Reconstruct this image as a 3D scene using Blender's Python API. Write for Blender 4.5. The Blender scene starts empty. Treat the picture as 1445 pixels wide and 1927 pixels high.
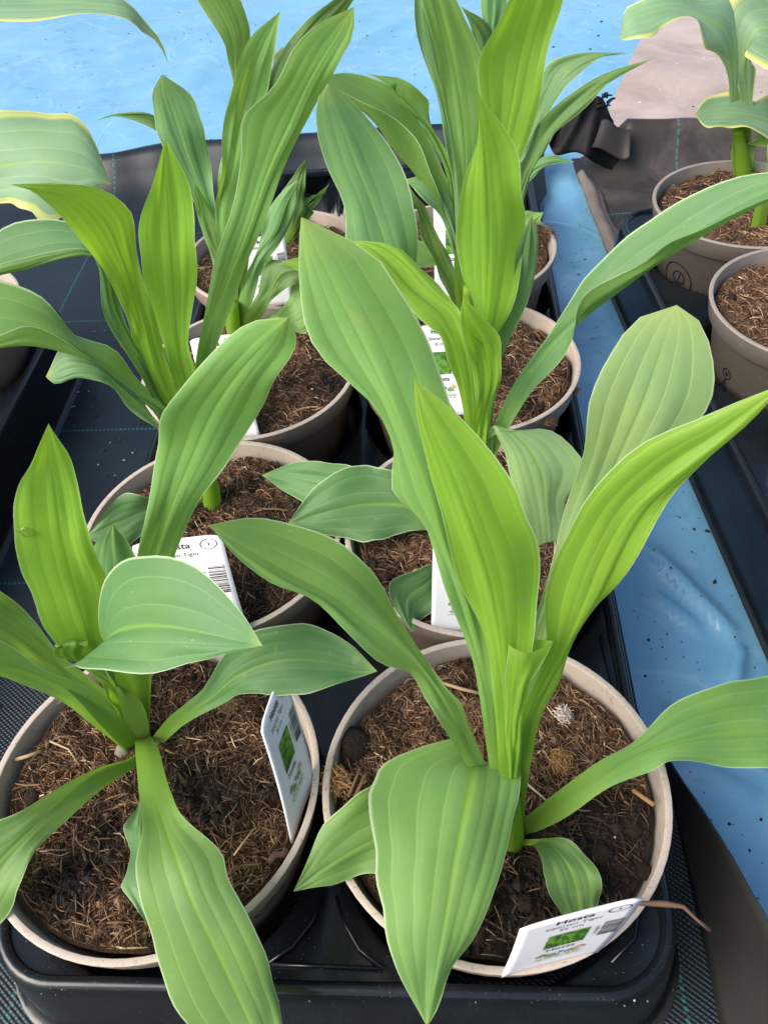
import bpy, bmesh, math, random
import numpy as np
from mathutils import Vector, Matrix, noise as mnoise

# ------------------------------------------------------------------ camera, sky, sun, exposure
S = 0.09                      # metres per unit (1 unit = outer rim radius measured in the photo)
W, HP = 1445.0, 1927.0
FPX, CAMH = 1536.5, 4.394     # focal length in photo pixels, camera height above the rims (units)
GROUND = -1.2                 # ground level below the rims (units)
_p, _r, _t = math.radians(47.48), math.radians(-5.565), math.atan2(.2, 1.894)
_F = np.array([0, math.cos(_p), -math.sin(_p)]); _x = np.array([1., 0, 0]); _u = np.cross(_x, _F)
_X = math.cos(_r)*_x + math.sin(_r)*_u; _U = -math.sin(_r)*_x + math.cos(_r)*_u
_RZ = np.array([[math.cos(_t), -math.sin(_t), 0], [math.sin(_t), math.cos(_t), 0], [0, 0, 1]])
CX, CU, CF = _RZ@_X, _RZ@_U, _RZ@_F
CAM = np.array([0, 0, CAMH])

scene = bpy.context.scene
col = scene.collection
cam_d = bpy.data.cameras.new('camera'); cam = bpy.data.objects.new('camera', cam_d); col.objects.link(cam)
cam_d.sensor_fit = 'VERTICAL'; cam_d.sensor_height = 36; cam_d.lens = 36*FPX/HP
cam_d.clip_start = .005; cam_d.clip_end = 200
cam.matrix_world = Matrix(((CX[0], CU[0], -CF[0], 0), (CX[1], CU[1], -CF[1], 0),
                           (CX[2], CU[2], -CF[2], (CAMH-GROUND)*S), (0, 0, 0, 1)))
scene.camera = cam

SUN_EL, SUN_AZ = 42.0, 242.0   # azimuth measured clockwise from +Y (away from the camera)
world = bpy.data.worlds.new('World'); scene.world = world; world.use_nodes = True
nt = world.node_tree; nt.nodes.clear()
sky = nt.nodes.new('ShaderNodeTexSky'); sky.sky_type = 'NISHITA'; sky.sun_disc = False
sky.sun_elevation = math.radians(SUN_EL); sky.sun_rotation = math.radians(SUN_AZ)
sky.air_density = 1.0; sky.dust_density = 4.0; sky.ozone_density = 1.0
bg = nt.nodes.new('ShaderNodeBackground'); bg.inputs['Strength'].default_value = .14
wo = nt.nodes.new('ShaderNodeOutputWorld')
nt.links.new(sky.outputs[0], bg.inputs[0]); nt.links.new(bg.outputs[0], wo.inputs[0])

sd = bpy.data.lights.new('sun', 'SUN'); sd.energy = 2.35; sd.angle = math.radians(48); sd.color = (1, .965, .9)
sun = bpy.data.objects.new('sun', sd); col.objects.link(sun)
_az, _el = math.radians(SUN_AZ), math.radians(SUN_EL)
_dir = Vector((math.sin(_az)*math.cos(_el), math.cos(_az)*math.cos(_el), math.sin(_el)))
sun.rotation_euler = _dir.to_track_quat('Z', 'Y').to_euler(); sun.location = (0, 0, 3)

vs = scene.view_settings
vs.view_transform = 'Standard'; vs.look = 'None'; vs.gamma = 1; vs.use_curve_mapping = False
vs.exposure = 0.80

# ------------------------------------------------------------------ helpers
rng = random.Random(7); nrng = np.random.default_rng(11)

def ray(a, b): return (a-W/2)*CX - (b-HP/2)*CU + FPX*CF
def at_z(a, b, z):
    d = ray(a, b); return CAM + d*((z-CAMH)/d[2])
def at_y(a, b, y):
    d = ray(a, b); return CAM + d*(y/d[1])
def at_c(a, b, c): return CAM + ray(a, b)*(c/FPX)
def cdepth(q): return float((np.asarray(q)-CAM)@CF)

def to_m(q):                                  # units (rim plane = 0) -> metres (ground = 0)
    q = np.array(q, float).reshape(-1, 3).copy(); q[:, 2] -= GROUND; return q*S

def tag(o, label=None, cat=None, group=None, kind=None):
    if label: o['label'] = label
    if cat: o['category'] = cat
    if group: o['group'] = group
    if kind: o['kind'] = kind
    return o

def empty(name, q):
    o = bpy.data.objects.new(name, None); col.objects.link(o); o.empty_display_size = .02
    o.location = to_m(q)[0]; return o

def mesh_obj(name, verts, faces, mat, parent=None, smooth=True, uv=None, colattr=None, metres=False):
    v = np.array(verts, float) if metres else to_m(verts)
    o0 = np.zeros(3)
    if parent is not None:
        o0 = np.array(parent['_origin']) if '_origin' in parent else np.array(parent.location)
    else:
        o0 = np.array([v[:, 0].mean(), v[:, 1].mean(), v[:, 2].min()])
    me = bpy.data.meshes.new(name)
    me.from_pydata((v-o0).tolist(), [], [tuple(int(i) for i in f) for f in faces])
    if smooth: me.polygons.foreach_set('use_smooth', [True]*len(me.polygons))
    if uv is not None:
        l = me.uv_layers.new(name='UVMap'); vi = np.empty(len(me.loops), int); me.loops.foreach_get('vertex_index', vi)
        l.data.foreach_set('uv', np.asarray(uv, float)[vi].ravel())
    if colattr is not None:
        a = me.color_attributes.new('Col', 'FLOAT_COLOR', 'POINT'); a.data.foreach_set('color', np.asarray(colattr, float).ravel())
    me.materials.append(mat); me.update()
    o = bpy.data.objects.new(name, me); col.objects.link(o)
    if parent is None: o.location = o0
    else:
        o.parent = parent
    OR[o.name] = o0
    return o
OR = {}
def sub_obj(name, verts, faces, mat, part, **k):      # child of a mesh part: shares the origin of that part
    """part sits at the origin of its thing, so the same origin applies"""
    v = to_m(verts); o0 = OR[part.name]
    me = bpy.data.meshes.new(name); me.from_pydata((v-o0).tolist(), [], [tuple(int(i) for i in f) for f in faces])
    if k.get('smooth', True): me.polygons.foreach_set('use_smooth', [True]*len(me.polygons))
    me.materials.append(mat); me.update()
    o = bpy.data.objects.new(name, me); col.objects.link(o); o.parent = part; OR[o.name] = o0
    return o

class MB:
    def __init__(s): s.v = []; s.f = []; s.c = []
    def add(s, v, f, c=None):
        n = len(s.v); s.v += [tuple(q) for q in v]; s.f += [tuple(i+n for i in g) for g in f]
        if c is not None: s.c += [c]*len(v)
    def tube(s, pts, rad, n=6, c=None, cap=True):
        pts = np.array(pts, float); m = len(pts)
        if np.isscalar(rad): rad = [rad]*m
        T = np.gradient(pts, axis=0); T /= np.linalg.norm(T, axis=1)[:, None]+1e-12
        a = np.array([0, 0, 1.]) if abs(T[0][2]) < .9 else np.array([1., 0, 0])
        v = []
        for i in range(m):
            b = np.cross(T[i], a); b /= np.linalg.norm(b)+1e-12; a = np.cross(b, T[i])
            for k in range(n):
                g = 2*math.pi*k/n; v.append(pts[i]+rad[i]*(math.cos(g)*a+math.sin(g)*b))
        f = [(i*n+k, i*n+(k+1) % n, (i+1)*n+(k+1) % n, (i+1)*n+k) for i in range(m-1) for k in range(n)]
        if cap: f += [tuple(range(n-1, -1, -1)), tuple(range((m-1)*n, m*n))]
        s.add(v, f, c)
    def box(s, c, sx, sy, sz):
        x, y, z = c; v = [(x+a*sx/2, y+b*sy/2, z+d*sz/2) for d in (-1, 1) for b in (-1, 1) for a in (-1, 1)]
        s.add(v, [(0, 2, 3, 1), (4, 5, 7, 6), (0, 1, 5, 4), (2, 6, 7, 3), (0, 4, 6, 2), (1, 3, 7, 5)])

def hermite(P, t, n):
    """smooth interpolation of rows of P at parameters t, n samples"""
    P = np.asarray(P, float); t = np.asarray(t, float); m = np.zeros_like(P)
    for i in range(len(t)):
        if i == 0: m[i] = (P[1]-P[0])/(t[1]-t[0])
        elif i == len(t)-1: m[i] = (P[i]-P[i-1])/(t[i]-t[i-1])
        else:
            a, b = (P[i]-P[i-1])/(t[i]-t[i-1]), (P[i+1]-P[i])/(t[i+1]-t[i])
            w = (t[i+1]-t[i])/(t[i+1]-t[i-1]); m[i] = a*w+b*(1-w)
    ts = np.linspace(t[0], t[-1], n); out = []
    for q in ts:
        i = min(max(np.searchsorted(t, q, 'right')-1, 0), len(t)-2); h = t[i+1]-t[i]; s = (q-t[i])/h
        out.append((2*s**3-3*s**2+1)*P[i]+(s**3-2*s**2+s)*h*m[i]+(-2*s**3+3*s**2)*P[i+1]+(s**3-s**2)*h*m[i+1])
    return np.array(out), ts

# ------------------------------------------------------------------ materials
def newmat(name):
    m = bpy.data.materials.new(name); m.use_nodes = True; t = m.node_tree; t.nodes.clear()
    return m, t
class NT:
    def __init__(s, t): s.t = t
    def n(s, typ, **k):
        o = s.t.nodes.new(typ)
        for a, b in k.items(): setattr(o, a, b)
        return o
    def l(s, a, b): s.t.links.new(a, b)
    def val(s, sock, v):
        if hasattr(v, 'is_linked') or isinstance(v, bpy.types.NodeSocket): s.l(v, sock)
        else: sock.default_value = v
    def math(s, op, a, b=0.0, c=None, clamp=False):
        o = s.n('ShaderNodeMath', operation=op, use_clamp=clamp)
        s.val(o.inputs[0], a); s.val(o.inputs[1], b)
        if c is not None: s.val(o.inputs[2], c)
        return o.outputs[0]
    def mix(s, fac, a, b, mode='MIX'):
        o = s.n('ShaderNodeMix', data_type='RGBA', blend_type=mode)
        s.val(o.inputs['Factor'], fac)
        for sock, v in ((o.inputs[6], a), (o.inputs[7], b)):
            if isinstance(v, tuple): sock.default_value = (v+(1,))[:4]
            else: s.l(v, sock)
        return o.outputs[2]
    def ramp(s, fac, lo, hi):
        o = s.n('ShaderNodeMapRange', clamp=True); s.val(o.inputs[0], fac)
        s.val(o.inputs[1], lo); s.val(o.inputs[2], hi)
        return o.outputs[0]
    def noise(s, scale, detail=4, rough=.55, vec=None, dist=0):
        o = s.n('ShaderNodeTexNoise'); o.inputs['Scale'].default_value = scale; o.inputs['Detail'].default_value = detail
        o.inputs['Roughness'].default_value = rough; o.inputs['Distortion'].default_value = dist
        if vec is not None: s.l(vec, o.inputs['Vector'])
        return o.outputs['Fac']
    def bump(s, h, strength, dist, nrm=None):
        o = s.n('ShaderNodeBump'); o.inputs['Strength'].default_value = strength; o.inputs['Distance'].default_value = dist
        s.l(h, o.inputs['Height'])
        if nrm is not None: s.l(nrm, o.inputs['Normal'])
        return o.outputs['Normal']
    def obj(s): return s.n('ShaderNodeTexCoord').outputs['Object']
    def pos(s): return s.n('ShaderNodeNewGeometry').outputs['Position']
    def out(s, sh): o = s.n('ShaderNodeOutputMaterial'); s.l(sh, o.inputs[0])
    def bsdf(s, colr, rough=.5, spec=.5, normal=None, **k):
        o = s.n('ShaderNodeBsdfPrincipled')
        if isinstance(colr, tuple): o.inputs['Base Color'].default_value = (colr+(1,))[:4]
        else: s.l(colr, o.inputs['Base Color'])
        s.val(o.inputs['Roughness'], rough); s.val(o.inputs['Specular IOR Level'], spec)
        if normal is not None: s.l(normal, o.inputs['Normal'])
        for a, b in k.items(): o.inputs[a.replace('_', ' ')].default_value = b
        return o.outputs[0]

def plain(name, c, rough=.5, spec=.5, var=.15, scale=60, bump=0.0):
    m, t = newmat(name); N = NT(t); p = N.obj()
    nz = N.noise(scale, 5, .6, p)
    cc = N.mix(nz, tuple(x*(1-var) for x in c), tuple(x*(1+var) for x in c))
    nr = N.bump(nz, bump, .001) if bump else None
    N.out(N.bsdf(cc, rough, spec, nr)); return m

def leaf_mat(name, blade, stalk, trans, tw=.38, margin=(.55, .68, .42), mw=.962, vein=.55, yellow=None, sheen=.25, rough=.42, under=(.115, .215, .04)):
    m, t = newmat(name); N = NT(t)
    uv = N.n('ShaderNodeUVMap', uv_map='UVMap'); sp = N.n('ShaderNodeSeparateXYZ'); N.l(uv.outputs[0], sp.inputs[0])
    u = N.math('SUBTRACT', N.math('MULTIPLY', sp.outputs[0], 2.0), 1.0); au = N.math('ABSOLUTE', u); v = sp.outputs[1]
    oi = N.n('ShaderNodeObjectInfo')
    geo = N.pos()
    n1 = N.noise(35, 4, .6, geo); n2 = N.noise(260, 3, .6, geo)
    # streaks along the veins
    cmb = N.n('ShaderNodeCombineXYZ'); N.l(N.math('MULTIPLY', u, 14.0), cmb.inputs[0]); N.l(N.math('MULTIPLY', v, 1.2), cmb.inputs[1])
    N.l(N.math('MULTIPLY', oi.outputs['Random'], 40.0), cmb.inputs[2])
    st = N.noise(1.0, 3, .6, cmb.outputs[0])
    cb = N.mix(N.ramp(n1, .35, .7), blade, tuple(min(1, a*b) for a, b in zip(blade, (1.25, 1.12, .85))))
    cb = N.mix(N.math('MULTIPLY', N.ramp(st, .4, .7), .08), cb, tuple(min(1, a*1.35) for a in blade))
    cb = N.mix(N.math('MULTIPLY', N.ramp(n2, .45, .75), .22), cb, tuple(a*.8 for a in blade))
    # brightness of each leaf differs a little
    hs = N.n('ShaderNodeHueSaturation'); N.l(cb, hs.inputs['Color'])
    N.l(N.math('ADD', N.math('MULTIPLY', oi.outputs['Random'], .3), .85), hs.inputs['Value'])
    N.l(N.math('ADD', N.math('MULTIPLY', oi.outputs['Random'], .016), .492), hs.inputs['Hue'])
    cb = hs.outputs[0]
    if yellow:
        wob = N.math('ADD', au, N.math('MULTIPLY', N.math('SUBTRACT', st, .5), .3))
        cb = N.mix(N.ramp(wob, .83, .90), cb, yellow)
    # parallel veins: thin paler lines where the blade is grooved
    uv2 = N.n('ShaderNodeUVMap', uv_map='Veins'); sp2_ = N.n('ShaderNodeSeparateXYZ'); N.l(uv2.outputs[0], sp2_.inputs[0])
    fr = N.math('ABSOLUTE', N.math('SUBTRACT', N.math('FRACT', N.math('ADD', N.math('MULTIPLY', sp2_.outputs[0], 8.0), .5)), .5))
    vl = N.math('MULTIPLY', N.math('SUBTRACT', 1.0, N.ramp(fr, .005, .042)), N.ramp(v, .25, .4))
    cb = N.mix(N.math('MULTIPLY', vl, vein), cb, tuple(min(1, a*b+.02) for a, b in zip(blade, (2.1, 1.65, 1.5))))
    cb = N.mix(N.math('MULTIPLY', N.math('MULTIPLY', N.math('SUBTRACT', 1.0, N.ramp(fr, .0, .45)), N.ramp(v, .2, .4)), .07), cb, tuple(min(1, a*b+.02) for a, b in zip(blade, (1.7, 1.45, 1.35))))
    # midrib fades towards the tip
    mr = N.math('MULTIPLY', N.math('SUBTRACT', 1.0, N.ramp(au, .015, N.math('SUBTRACT', .13, N.math('MULTIPLY', v, .10)))), N.math('SUBTRACT', 1.0, N.ramp(v, .45, 1.05)))
    cb = N.mix(N.math('MULTIPLY', mr, .75), cb, tuple(min(1, a*1.15) for a in stalk))
    cb = N.mix(N.math('SUBTRACT', 1.0, N.ramp(v, .16, .42)), cb, stalk)
    gb = N.n('ShaderNodeNewGeometry').outputs['Backfacing']
    cb = N.mix(N.math('MULTIPLY', gb, .8), cb, under)
    mg = N.math('MULTIPLY', N.ramp(au, mw, mw+.02), N.ramp(v, .3, .5))
    cb = N.mix(N.math('MULTIPLY', mg, .7), cb, margin)
    # yellowish tip
    cb = N.mix(N.math('MULTIPLY', N.ramp(v, .955, 1.0), .5), cb, (.40, .50, .12))
    tr = N.mix(.35, trans, cb, 'MULTIPLY'); tr = N.mix(.5, tr, trans)
    sp1 = N.noise(95, 2, .5, geo); sp2 = N.noise(520, 2, .5, geo)
    cb = N.mix(N.math('MULTIPLY', N.ramp(sp1, .70, .74), .35), cb, (.30, .38, .14))
    cb = N.mix(N.math('MULTIPLY', N.ramp(sp2, .71, .76), .45), cb, (.42, .48, .34))
    cv = N.n('ShaderNodeCombineXYZ'); N.l(N.math('MULTIPLY', u, 5.0), cv.inputs[0]); N.l(N.math('MULTIPLY', v, 110.0), cv.inputs[1])
    cvn = N.noise(1.0, 2, .5, cv.outputs[0])
    cb = N.mix(N.math('MULTIPLY', N.ramp(cvn, .45, .75), .10), cb, tuple(min(1, a*1.5) for a in blade))
    # fine cross grain and parallel fibre relief
    cg = N.n('ShaderNodeCombineXYZ'); N.l(N.math('MULTIPLY', u, 60.0), cg.inputs[0]); N.l(N.math('MULTIPLY', v, 9.0), cg.inputs[1])
    nr = N.bump(N.noise(1.0, 2, .5, cg.outputs[0]), .02, .001); nr = N.bump(n2, .10, .001, nr); nr = N.bump(cvn, .06, .001, nr)
    b = N.bsdf(cb, N.math('ADD', N.math('MULTIPLY', n1, .2), rough), .36, nr, Sheen_Weight=sheen, Sheen_Roughness=.45)
    b.node.inputs['Sheen Tint'].default_value = (.80, .95, 1, 1)
    tb = N.n('ShaderNodeBsdfTranslucent'); N.l(tr, tb.inputs[0])
    mx = N.n('ShaderNodeMixShader'); mx.inputs[0].default_value = tw; N.l(b, mx.inputs[1]); N.l(tb.outputs[0], mx.inputs[2])
    N.out(mx.outputs[0]); return m

M = {}
M['glauc'] = leaf_mat('leaf_glaucous', (.130, .275, .118), (.20, .35, .05), (.26, .50, .09), .30, sheen=.04)
M['deep'] = leaf_mat('leaf_deep', (.088, .208, .078), (.17, .31, .04), (.24, .46, .07), .30, sheen=.02)
M['green'] = leaf_mat('leaf_green', (.155, .315, .092), (.20, .36, .035), (.36, .60, .06), .37, sheen=.03)
M['bright'] = leaf_mat('leaf_bright', (.212, .410, .050), (.21, .37, .03), (.44, .72, .04), .46, sheen=.02)  # backlit yellow-green glow put into the blade colour
M['dark'] = leaf_mat('leaf_dark', (.095, .195, .062), (.15, .26, .02), (.20, .35, .03), .34, sheen=.03)
M['pale'] = leaf_mat('leaf_pale', (.275, .435, .185), (.25, .42, .06), (.40, .62, .12), .34, sheen=.05)
M['varieg'] = leaf_mat('leaf_variegated', (.175, .315, .195), (.25, .40, .06), (.36, .52, .12), .30, yellow=(.60, .64, .19), margin=(.66, .68, .30), sheen=.05)
M['dry'] = plain('dry_leaf', (.13, .075, .052), .8, .2, .3, 150)

def mat_pot(name, c):
    m, t = newmat(name); N = NT(t); p = N.pos()
    n1 = N.noise(25, 5, .6, p); n2 = N.noise(400, 3, .6, p); n3 = N.noise(900, 2, .5, p)
    cc = N.mix(n1, tuple(x*.88 for x in c), tuple(x*1.1 for x in c))
    cc = N.mix(N.math('MULTIPLY', N.ramp(n2, .62, .72), .55), cc, (.10, .07, .05))
    cc = N.mix(N.math('MULTIPLY', N.ramp(n3, .66, .75), .5), cc, (.05, .035, .025))
    sm = N.noise(70, 7, .75, p, .8)
    cc = N.mix(N.math('MULTIPLY', N.ramp(sm, .56, .72), .45), cc, (.085, .058, .042))
    cc = N.mix(N.math('MULTIPLY', N.math('SUBTRACT', 1.0, N.ramp(sm, .28, .40)), .25), cc, (.5, .46, .42))
    N.out(N.bsdf(cc, N.math('ADD', N.math('MULTIPLY', sm, .35), .32), .4, N.bump(n2, .08, .0006))); return m
M['pot'] = mat_pot('taupe_pot_plastic', (.255, .20, .163)); M['rim'] = mat_pot('taupe_rim_plastic', (.445, .372, .312))
M['greypot'] = mat_pot('grey_pot_plastic', (.125, .106, .09)); M['greyrim'] = mat_pot('grey_rim_plastic', (.30, .255, .225))

def mat_soil():
    m, t = newmat('peat_soil'); N = NT(t); p = N.pos()
    n1 = N.noise(45, 8, .7, p); n2 = N.noise(500, 4, .7, p)
    wt = N.noise(21, 3, .55, p)
    cc = N.mix(N.ramp(n1, .32, .66), (.046, .024, .014), (.165, .088, .052))
    cc = N.mix(N.ramp(n2, .5, .8), cc, (.17, .105, .065))
    cc = N.mix(N.math('MULTIPLY', N.math('MAXIMUM', N.math('MULTIPLY', N.ramp(wt, .56, .64), .6), N.ramp(N.n('ShaderNodeAttribute', attribute_name='Col').outputs['Fac'], .1, .5)), .85), cc, (.015, .009, .007))
    N.out(N.bsdf(cc, .85, .25, N.bump(n2, .9, .004))); return m
M['soil'] = mat_soil()
m, t = newmat('coir_fibre'); N = NT(t)
a = N.n('ShaderNodeAttribute', attribute_name='Col'); N.out(N.bsdf(a.outputs['Color'], .75, .25)); M['fibre'] = m

def mat_tray():
    m, t = newmat('black_tray_plastic'); N = NT(t); p = N.pos()
    n1 = N.noise(30, 5, .65, p); n2 = N.noise(1100, 2, .5, p); n3 = N.noise(160, 4, .7, p)
    cc = N.mix(N.ramp(n1, .35, .75), (.004, .0065, .009), (.009, .013, .017))
    cc = N.mix(N.math('MULTIPLY', N.ramp(n2, .71, .77), .6), cc, (.35, .31, .26))
    cc = N.mix(N.math('MULTIPLY', N.ramp(n3, .6, .85), .12), cc, (.05, .045, .04))
    N.out(N.bsdf(cc, N.math('ADD', N.math('MULTIPLY', n3, .30), .07), .45, N.bump(n1, .1, .002))); return m
M['tray'] = mat_tray()

def mat_fabric(name, base, extra=True, rough=.5, bump=.8, spec=.12, tealk=.45):
    m, t = newmat(name); N = NT(t); p = N.pos(); s = N.n('ShaderNodeSeparateXYZ'); N.l(p, s.inputs[0])
    X, Y = N.math('DIVIDE', s.outputs[0], S), N.math('DIVIDE', s.outputs[1], S)
    n1 = N.noise(12, 5, .6, p); n2 = N.noise(300, 3, .6, p)
    fx = N.math('SINE', N.math('MULTIPLY', X, 2*math.pi/.045)); fy = N.math('SINE', N.math('MULTIPLY', Y, 2*math.pi/.034))
    wv = N.math('MULTIPLY', fx, fy)
    wv = N.math('MULTIPLY', wv, N.math('SUBTRACT', 1.0, N.ramp(Y, 1.8, 4.5)))
    h = N.math('ADD', wv, N.math('MULTIPLY', n2, .3))
    cc = N.mix(N.ramp(n1, .3, .7), tuple(a*.7 for a in base), tuple(a*1.35 for a in base))
    cc = N.mix(N.math('MULTIPLY', N.ramp(wv, .15, .8), .55), cc, tuple(a*2.4+.003 for a in base))
    cc = N.mix(N.math('MULTIPLY', N.ramp(n2, .6, .75), .3), cc, (.06, .055, .045))
    if not extra:
        d1 = N.noise(7, 6, .7, p, .6); d2 = N.noise(90, 5, .7, p)
        cc = N.mix(N.math('MULTIPLY', N.ramp(d1, .42, .68), .75), cc, (.125, .105, .095))  # paler patches put the fabric's grazing sheen into its colour
        cc = N.mix(N.math('MULTIPLY', N.ramp(d2, .58, .72), .5), cc, (.05, .035, .02))
    wob = N.math('MULTIPLY', N.math('SUBTRACT', n1, .5), .05)
    def line(C, off, per, half):
        g = N.math('ADD', N.math('DIVIDE', N.math('SUBTRACT', N.math('ADD', C, wob), off), per), .5)
        d = N.math('MULTIPLY', N.math('ABSOLUTE', N.math('SUBTRACT', N.math('FRACT', g), .5)), per)
        return N.math('LESS_THAN', d, half)
    dashx = N.math('GREATER_THAN', N.math('SINE', N.math('MULTIPLY', X, 2*math.pi/.045)), -.35)
    dashy = N.math('GREATER_THAN', N.math('SINE', N.math('MULTIPLY', Y, 2*math.pi/.055)), -.35)
    teal = N.math('MAXIMUM', N.math('MULTIPLY', line(Y, 6.35, 2.03, .014), dashx), N.math('MULTIPLY', line(X, 1.36, 2.03, .012), dashy))
    if extra:
        row = N.math('LESS_THAN', N.math('ABSOLUTE', N.math('SUBTRACT', Y, .985)), .045)
        teal = N.math('MAXIMUM', teal, N.math('MULTIPLY', N.math('MULTIPLY', row, dashx), .3))
    cc = N.mix(N.math('MULTIPLY', teal, tealk), cc, (.03, .20, .20))
    N.out(N.bsdf(cc, N.math('ADD', N.math('MULTIPLY', n1, .2), rough-.1), spec, N.bump(h, bump, .0009))); return m
M['fabric'] = mat_fabric('black_woven_fabric', (.005, .0115, .0165), True, .42, .5, .40, .32)
M['fabric2'] = mat_fabric('sheen_woven_fabric', (.034, .030, .029), False, .45, .08, .25, .7)
M['flap'] = plain('smooth_fabric_edge', (.026, .026, .024), .32, .5, .5, 9, .3)
M['hem'] = plain('dusty_fabric_hem', (.15, .122, .11), .55, .3, .35, 40, .4)
M['lit_fold'] = plain('lit_black_fold', (.035, .031, .030), .6, .3, .5, 30, .5)  # lit grey of the rounded black fold put into the colour
M['black'] = plain('black_fabric_fold', (.007, .007, .008), .7, .25, .3, 25, .3)

def mat_blue():
    m, t = newmat('blue_plastic_film'); N = NT(t); p = N.pos()
    n1 = N.noise(5, 4, .6, p, 1.2); n2 = N.noise(40, 5, .65, p); n3 = N.noise(330, 2, .5, p); n4 = N.noise(14, 3, .5, p, 2.5)
    cc = N.mix(N.ramp(n1, .3, .7), (.125, .325, .505), (.17, .39, .57))
    cc = N.mix(N.math('MULTIPLY', N.ramp(n2, .45, .75), .12), cc, (.20, .34, .44))
    cc = N.mix(N.math('MULTIPLY', N.ramp(n4, .55, .68), .22), cc, (.34, .50, .61))  # pale grey-blue patches put reflections on the film into its colour
    def ridge(sc, wd, di):
        q = N.noise(sc, 2, .4, p, di); return N.math('SUBTRACT', 1.0, N.ramp(N.math('ABSOLUTE', N.math('SUBTRACT', q, .5)), 0.0, wd))
    rd = N.math('MAXIMUM', N.math('MULTIPLY', ridge(3.2, .008, .6), .8), N.math("MULTIPLY", ridge(6, .006, .5), .12))
    cc = N.mix(N.math('MULTIPLY', rd, .16), cc, (.42, .58, .68))
    dirt = N.noise(60, 6, .75, p)
    cc = N.mix(N.math('MULTIPLY', N.ramp(dirt, .60, .72), .30), cc, (.10, .13, .14))
    cc = N.mix(N.math('MULTIPLY', N.ramp(n3, .69, .76), .4), cc, (.05, .07, .08))
    N.out(N.bsdf(cc, N.math('ADD', N.math('MULTIPLY', n2, .20), .08), .85, N.bump(rd, .2, .003, N.bump(n4, .07, .012)))); return m
M['blue'] = mat_blue()

def mat_beige():
    m, t = newmat('dirty_clear_film'); N = NT(t); p = N.pos()
    n1 = N.noise(8, 5, .6, p, 1.0); n2 = N.noise(45, 5, .7, p); n3 = N.noise(300, 2, .5, p)
    cc = N.mix(N.ramp(n1, .3, .7), (.30, .225, .19), (.46, .37, .33))
    cc = N.mix(N.math('MULTIPLY', N.ramp(n2, .6, .7), .4), cc, (.45, .38, .18))
    cc = N.mix(N.math('MULTIPLY', N.ramp(n3, .72, .76), .8), cc, (.07, .05, .03))
    N.out(N.bsdf(cc, N.math('ADD', N.math('MULTIPLY', n2, .3), .22), .5, N.bump(n1, .2, .02))); return m
M['beige'] = mat_beige()
M['white'] = plain('label_plastic', (.74, .74, .77), .38, .5, .04, 40)
M['pebble'] = plain('grey_stone', (.16, .15, .125), .8, .3, .3, 120, .5)
M['ink'] = plain('black_ink', (.012, .012, .015), .5, .4, .1, 40)
M['inkblue'] = plain('blue_ink', (.04, .25, .5), .5, .4, .1, 40)
M['inkgreen'] = plain('green_ink', (.16, .28, .10), .5, .4, .3, 200)
M['inkgold'] = plain('gold_ink', (.55, .38, .16), .5, .4, .3, 200)
M['inkred'] = plain('red_ink', (.30, .09, .04), .5, .4, .1, 40)
m, t = newmat('label_photo_print'); N = NT(t); p = N.pos()
n1 = N.noise(150, 4, .6, p, 1.5); n2 = N.noise(420, 3, .6, p)
cc = N.mix(N.ramp(n1, .38, .66), (.018, .085, .012), (.17, .38, .035)); cc = N.mix(N.math('MULTIPLY', N.ramp(n2, .6, .75), .4), cc, (.02, .06, .02))
N.out(N.bsdf(cc, .4, .5)); M['photo'] = m
m, t = newmat('water_drop'); N = NT(t)
g = N.n('ShaderNodeBsdfPrincipled'); g.inputs['Transmission Weight'].default_value = 1; g.inputs['IOR'].default_value = 1.33; g.inputs['Roughness'].default_value = .02
N.out(g.outputs[0]); M['water'] = m

# ------------------------------------------------------------------ the setting
def fbm(x, y, s, seed=0.0, o=3): return mnoise.fractal(Vector((x*s, y*s, seed)), 1.0, 2.0, o)

def grid_sheet(xs, ys, zf, keep=None):
    v = []; idx = {}
    for j, y in enumerate(ys):
        for i, x in enumerate(xs):
            idx[i, j] = len(v); v.append((x, y, zf(x, y)))
    f = []
    for j in range(len(ys)-1):
        for i in range(len(xs)-1):
            f.append((idx[i, j], idx[i+1, j], idx[i+1, j+1], idx[i, j+1]))
    return v, f

def blue_z(x, y):
    z = GROUND-.10+.05*fbm(x, y, .35, 3)+.022*fbm(x*1.0, y*1.6, 1.3, 9)
    # long soft creases in the film
    for (ax, ay, bx, by, w, h) in CREASE:
        dx, dy = bx-ax, by-ay; L = math.hypot(dx, dy); tt = ((x-ax)*dx+(y-ay)*dy)/L/L
        if -.05 < tt < 1.05:
            d = abs((x-ax)*dy-(y-ay)*dx)/L
            z += h*math.exp(-(d/w)**2)*max(0, 1-(2*tt-1)**4)
    return z
def gp(a, b): q = at_z(a, b, GROUND); return q[0], q[1]
CREASE = []
for (a, b, c, d, w, h) in [(90, 25, 290, 310, .05, .06), (560, 120, 780, 20, .09, .06), (0, 150, 120, 170, .08, .05), (330, 200, 420, 60, .12, .05), (1240, 980, 1340, 950, .04, .03),
                           (1220, 1020, 1400, 1200, .08, .10), (1400, 1200, 1380, 1290, .06, .09), (1220, 1100, 1330, 1180, .07, .07), (1250, 1300, 1440, 1420, .09, .08), (1280, 1420, 1445, 1500, .08, .05),
                           (1290, 1250, 1370, 1275, .03, .03), (640, 250, 700, 180, .06, .02)]:
    p0, p1 = gp(a, b), gp(c, d); CREASE.append((*p0, *p1, w, h))
xs = np.concatenate([np.arange(-16, 1.2, .22), np.arange(1.2, 3.2, .05), np.arange(3.2, 16, .25)])
ys = np.concatenate([np.arange(-3, 1, .25), np.arange(1, 6, .06), np.arange(6, 12, .14), np.arange(12, 27, .16)])
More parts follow.
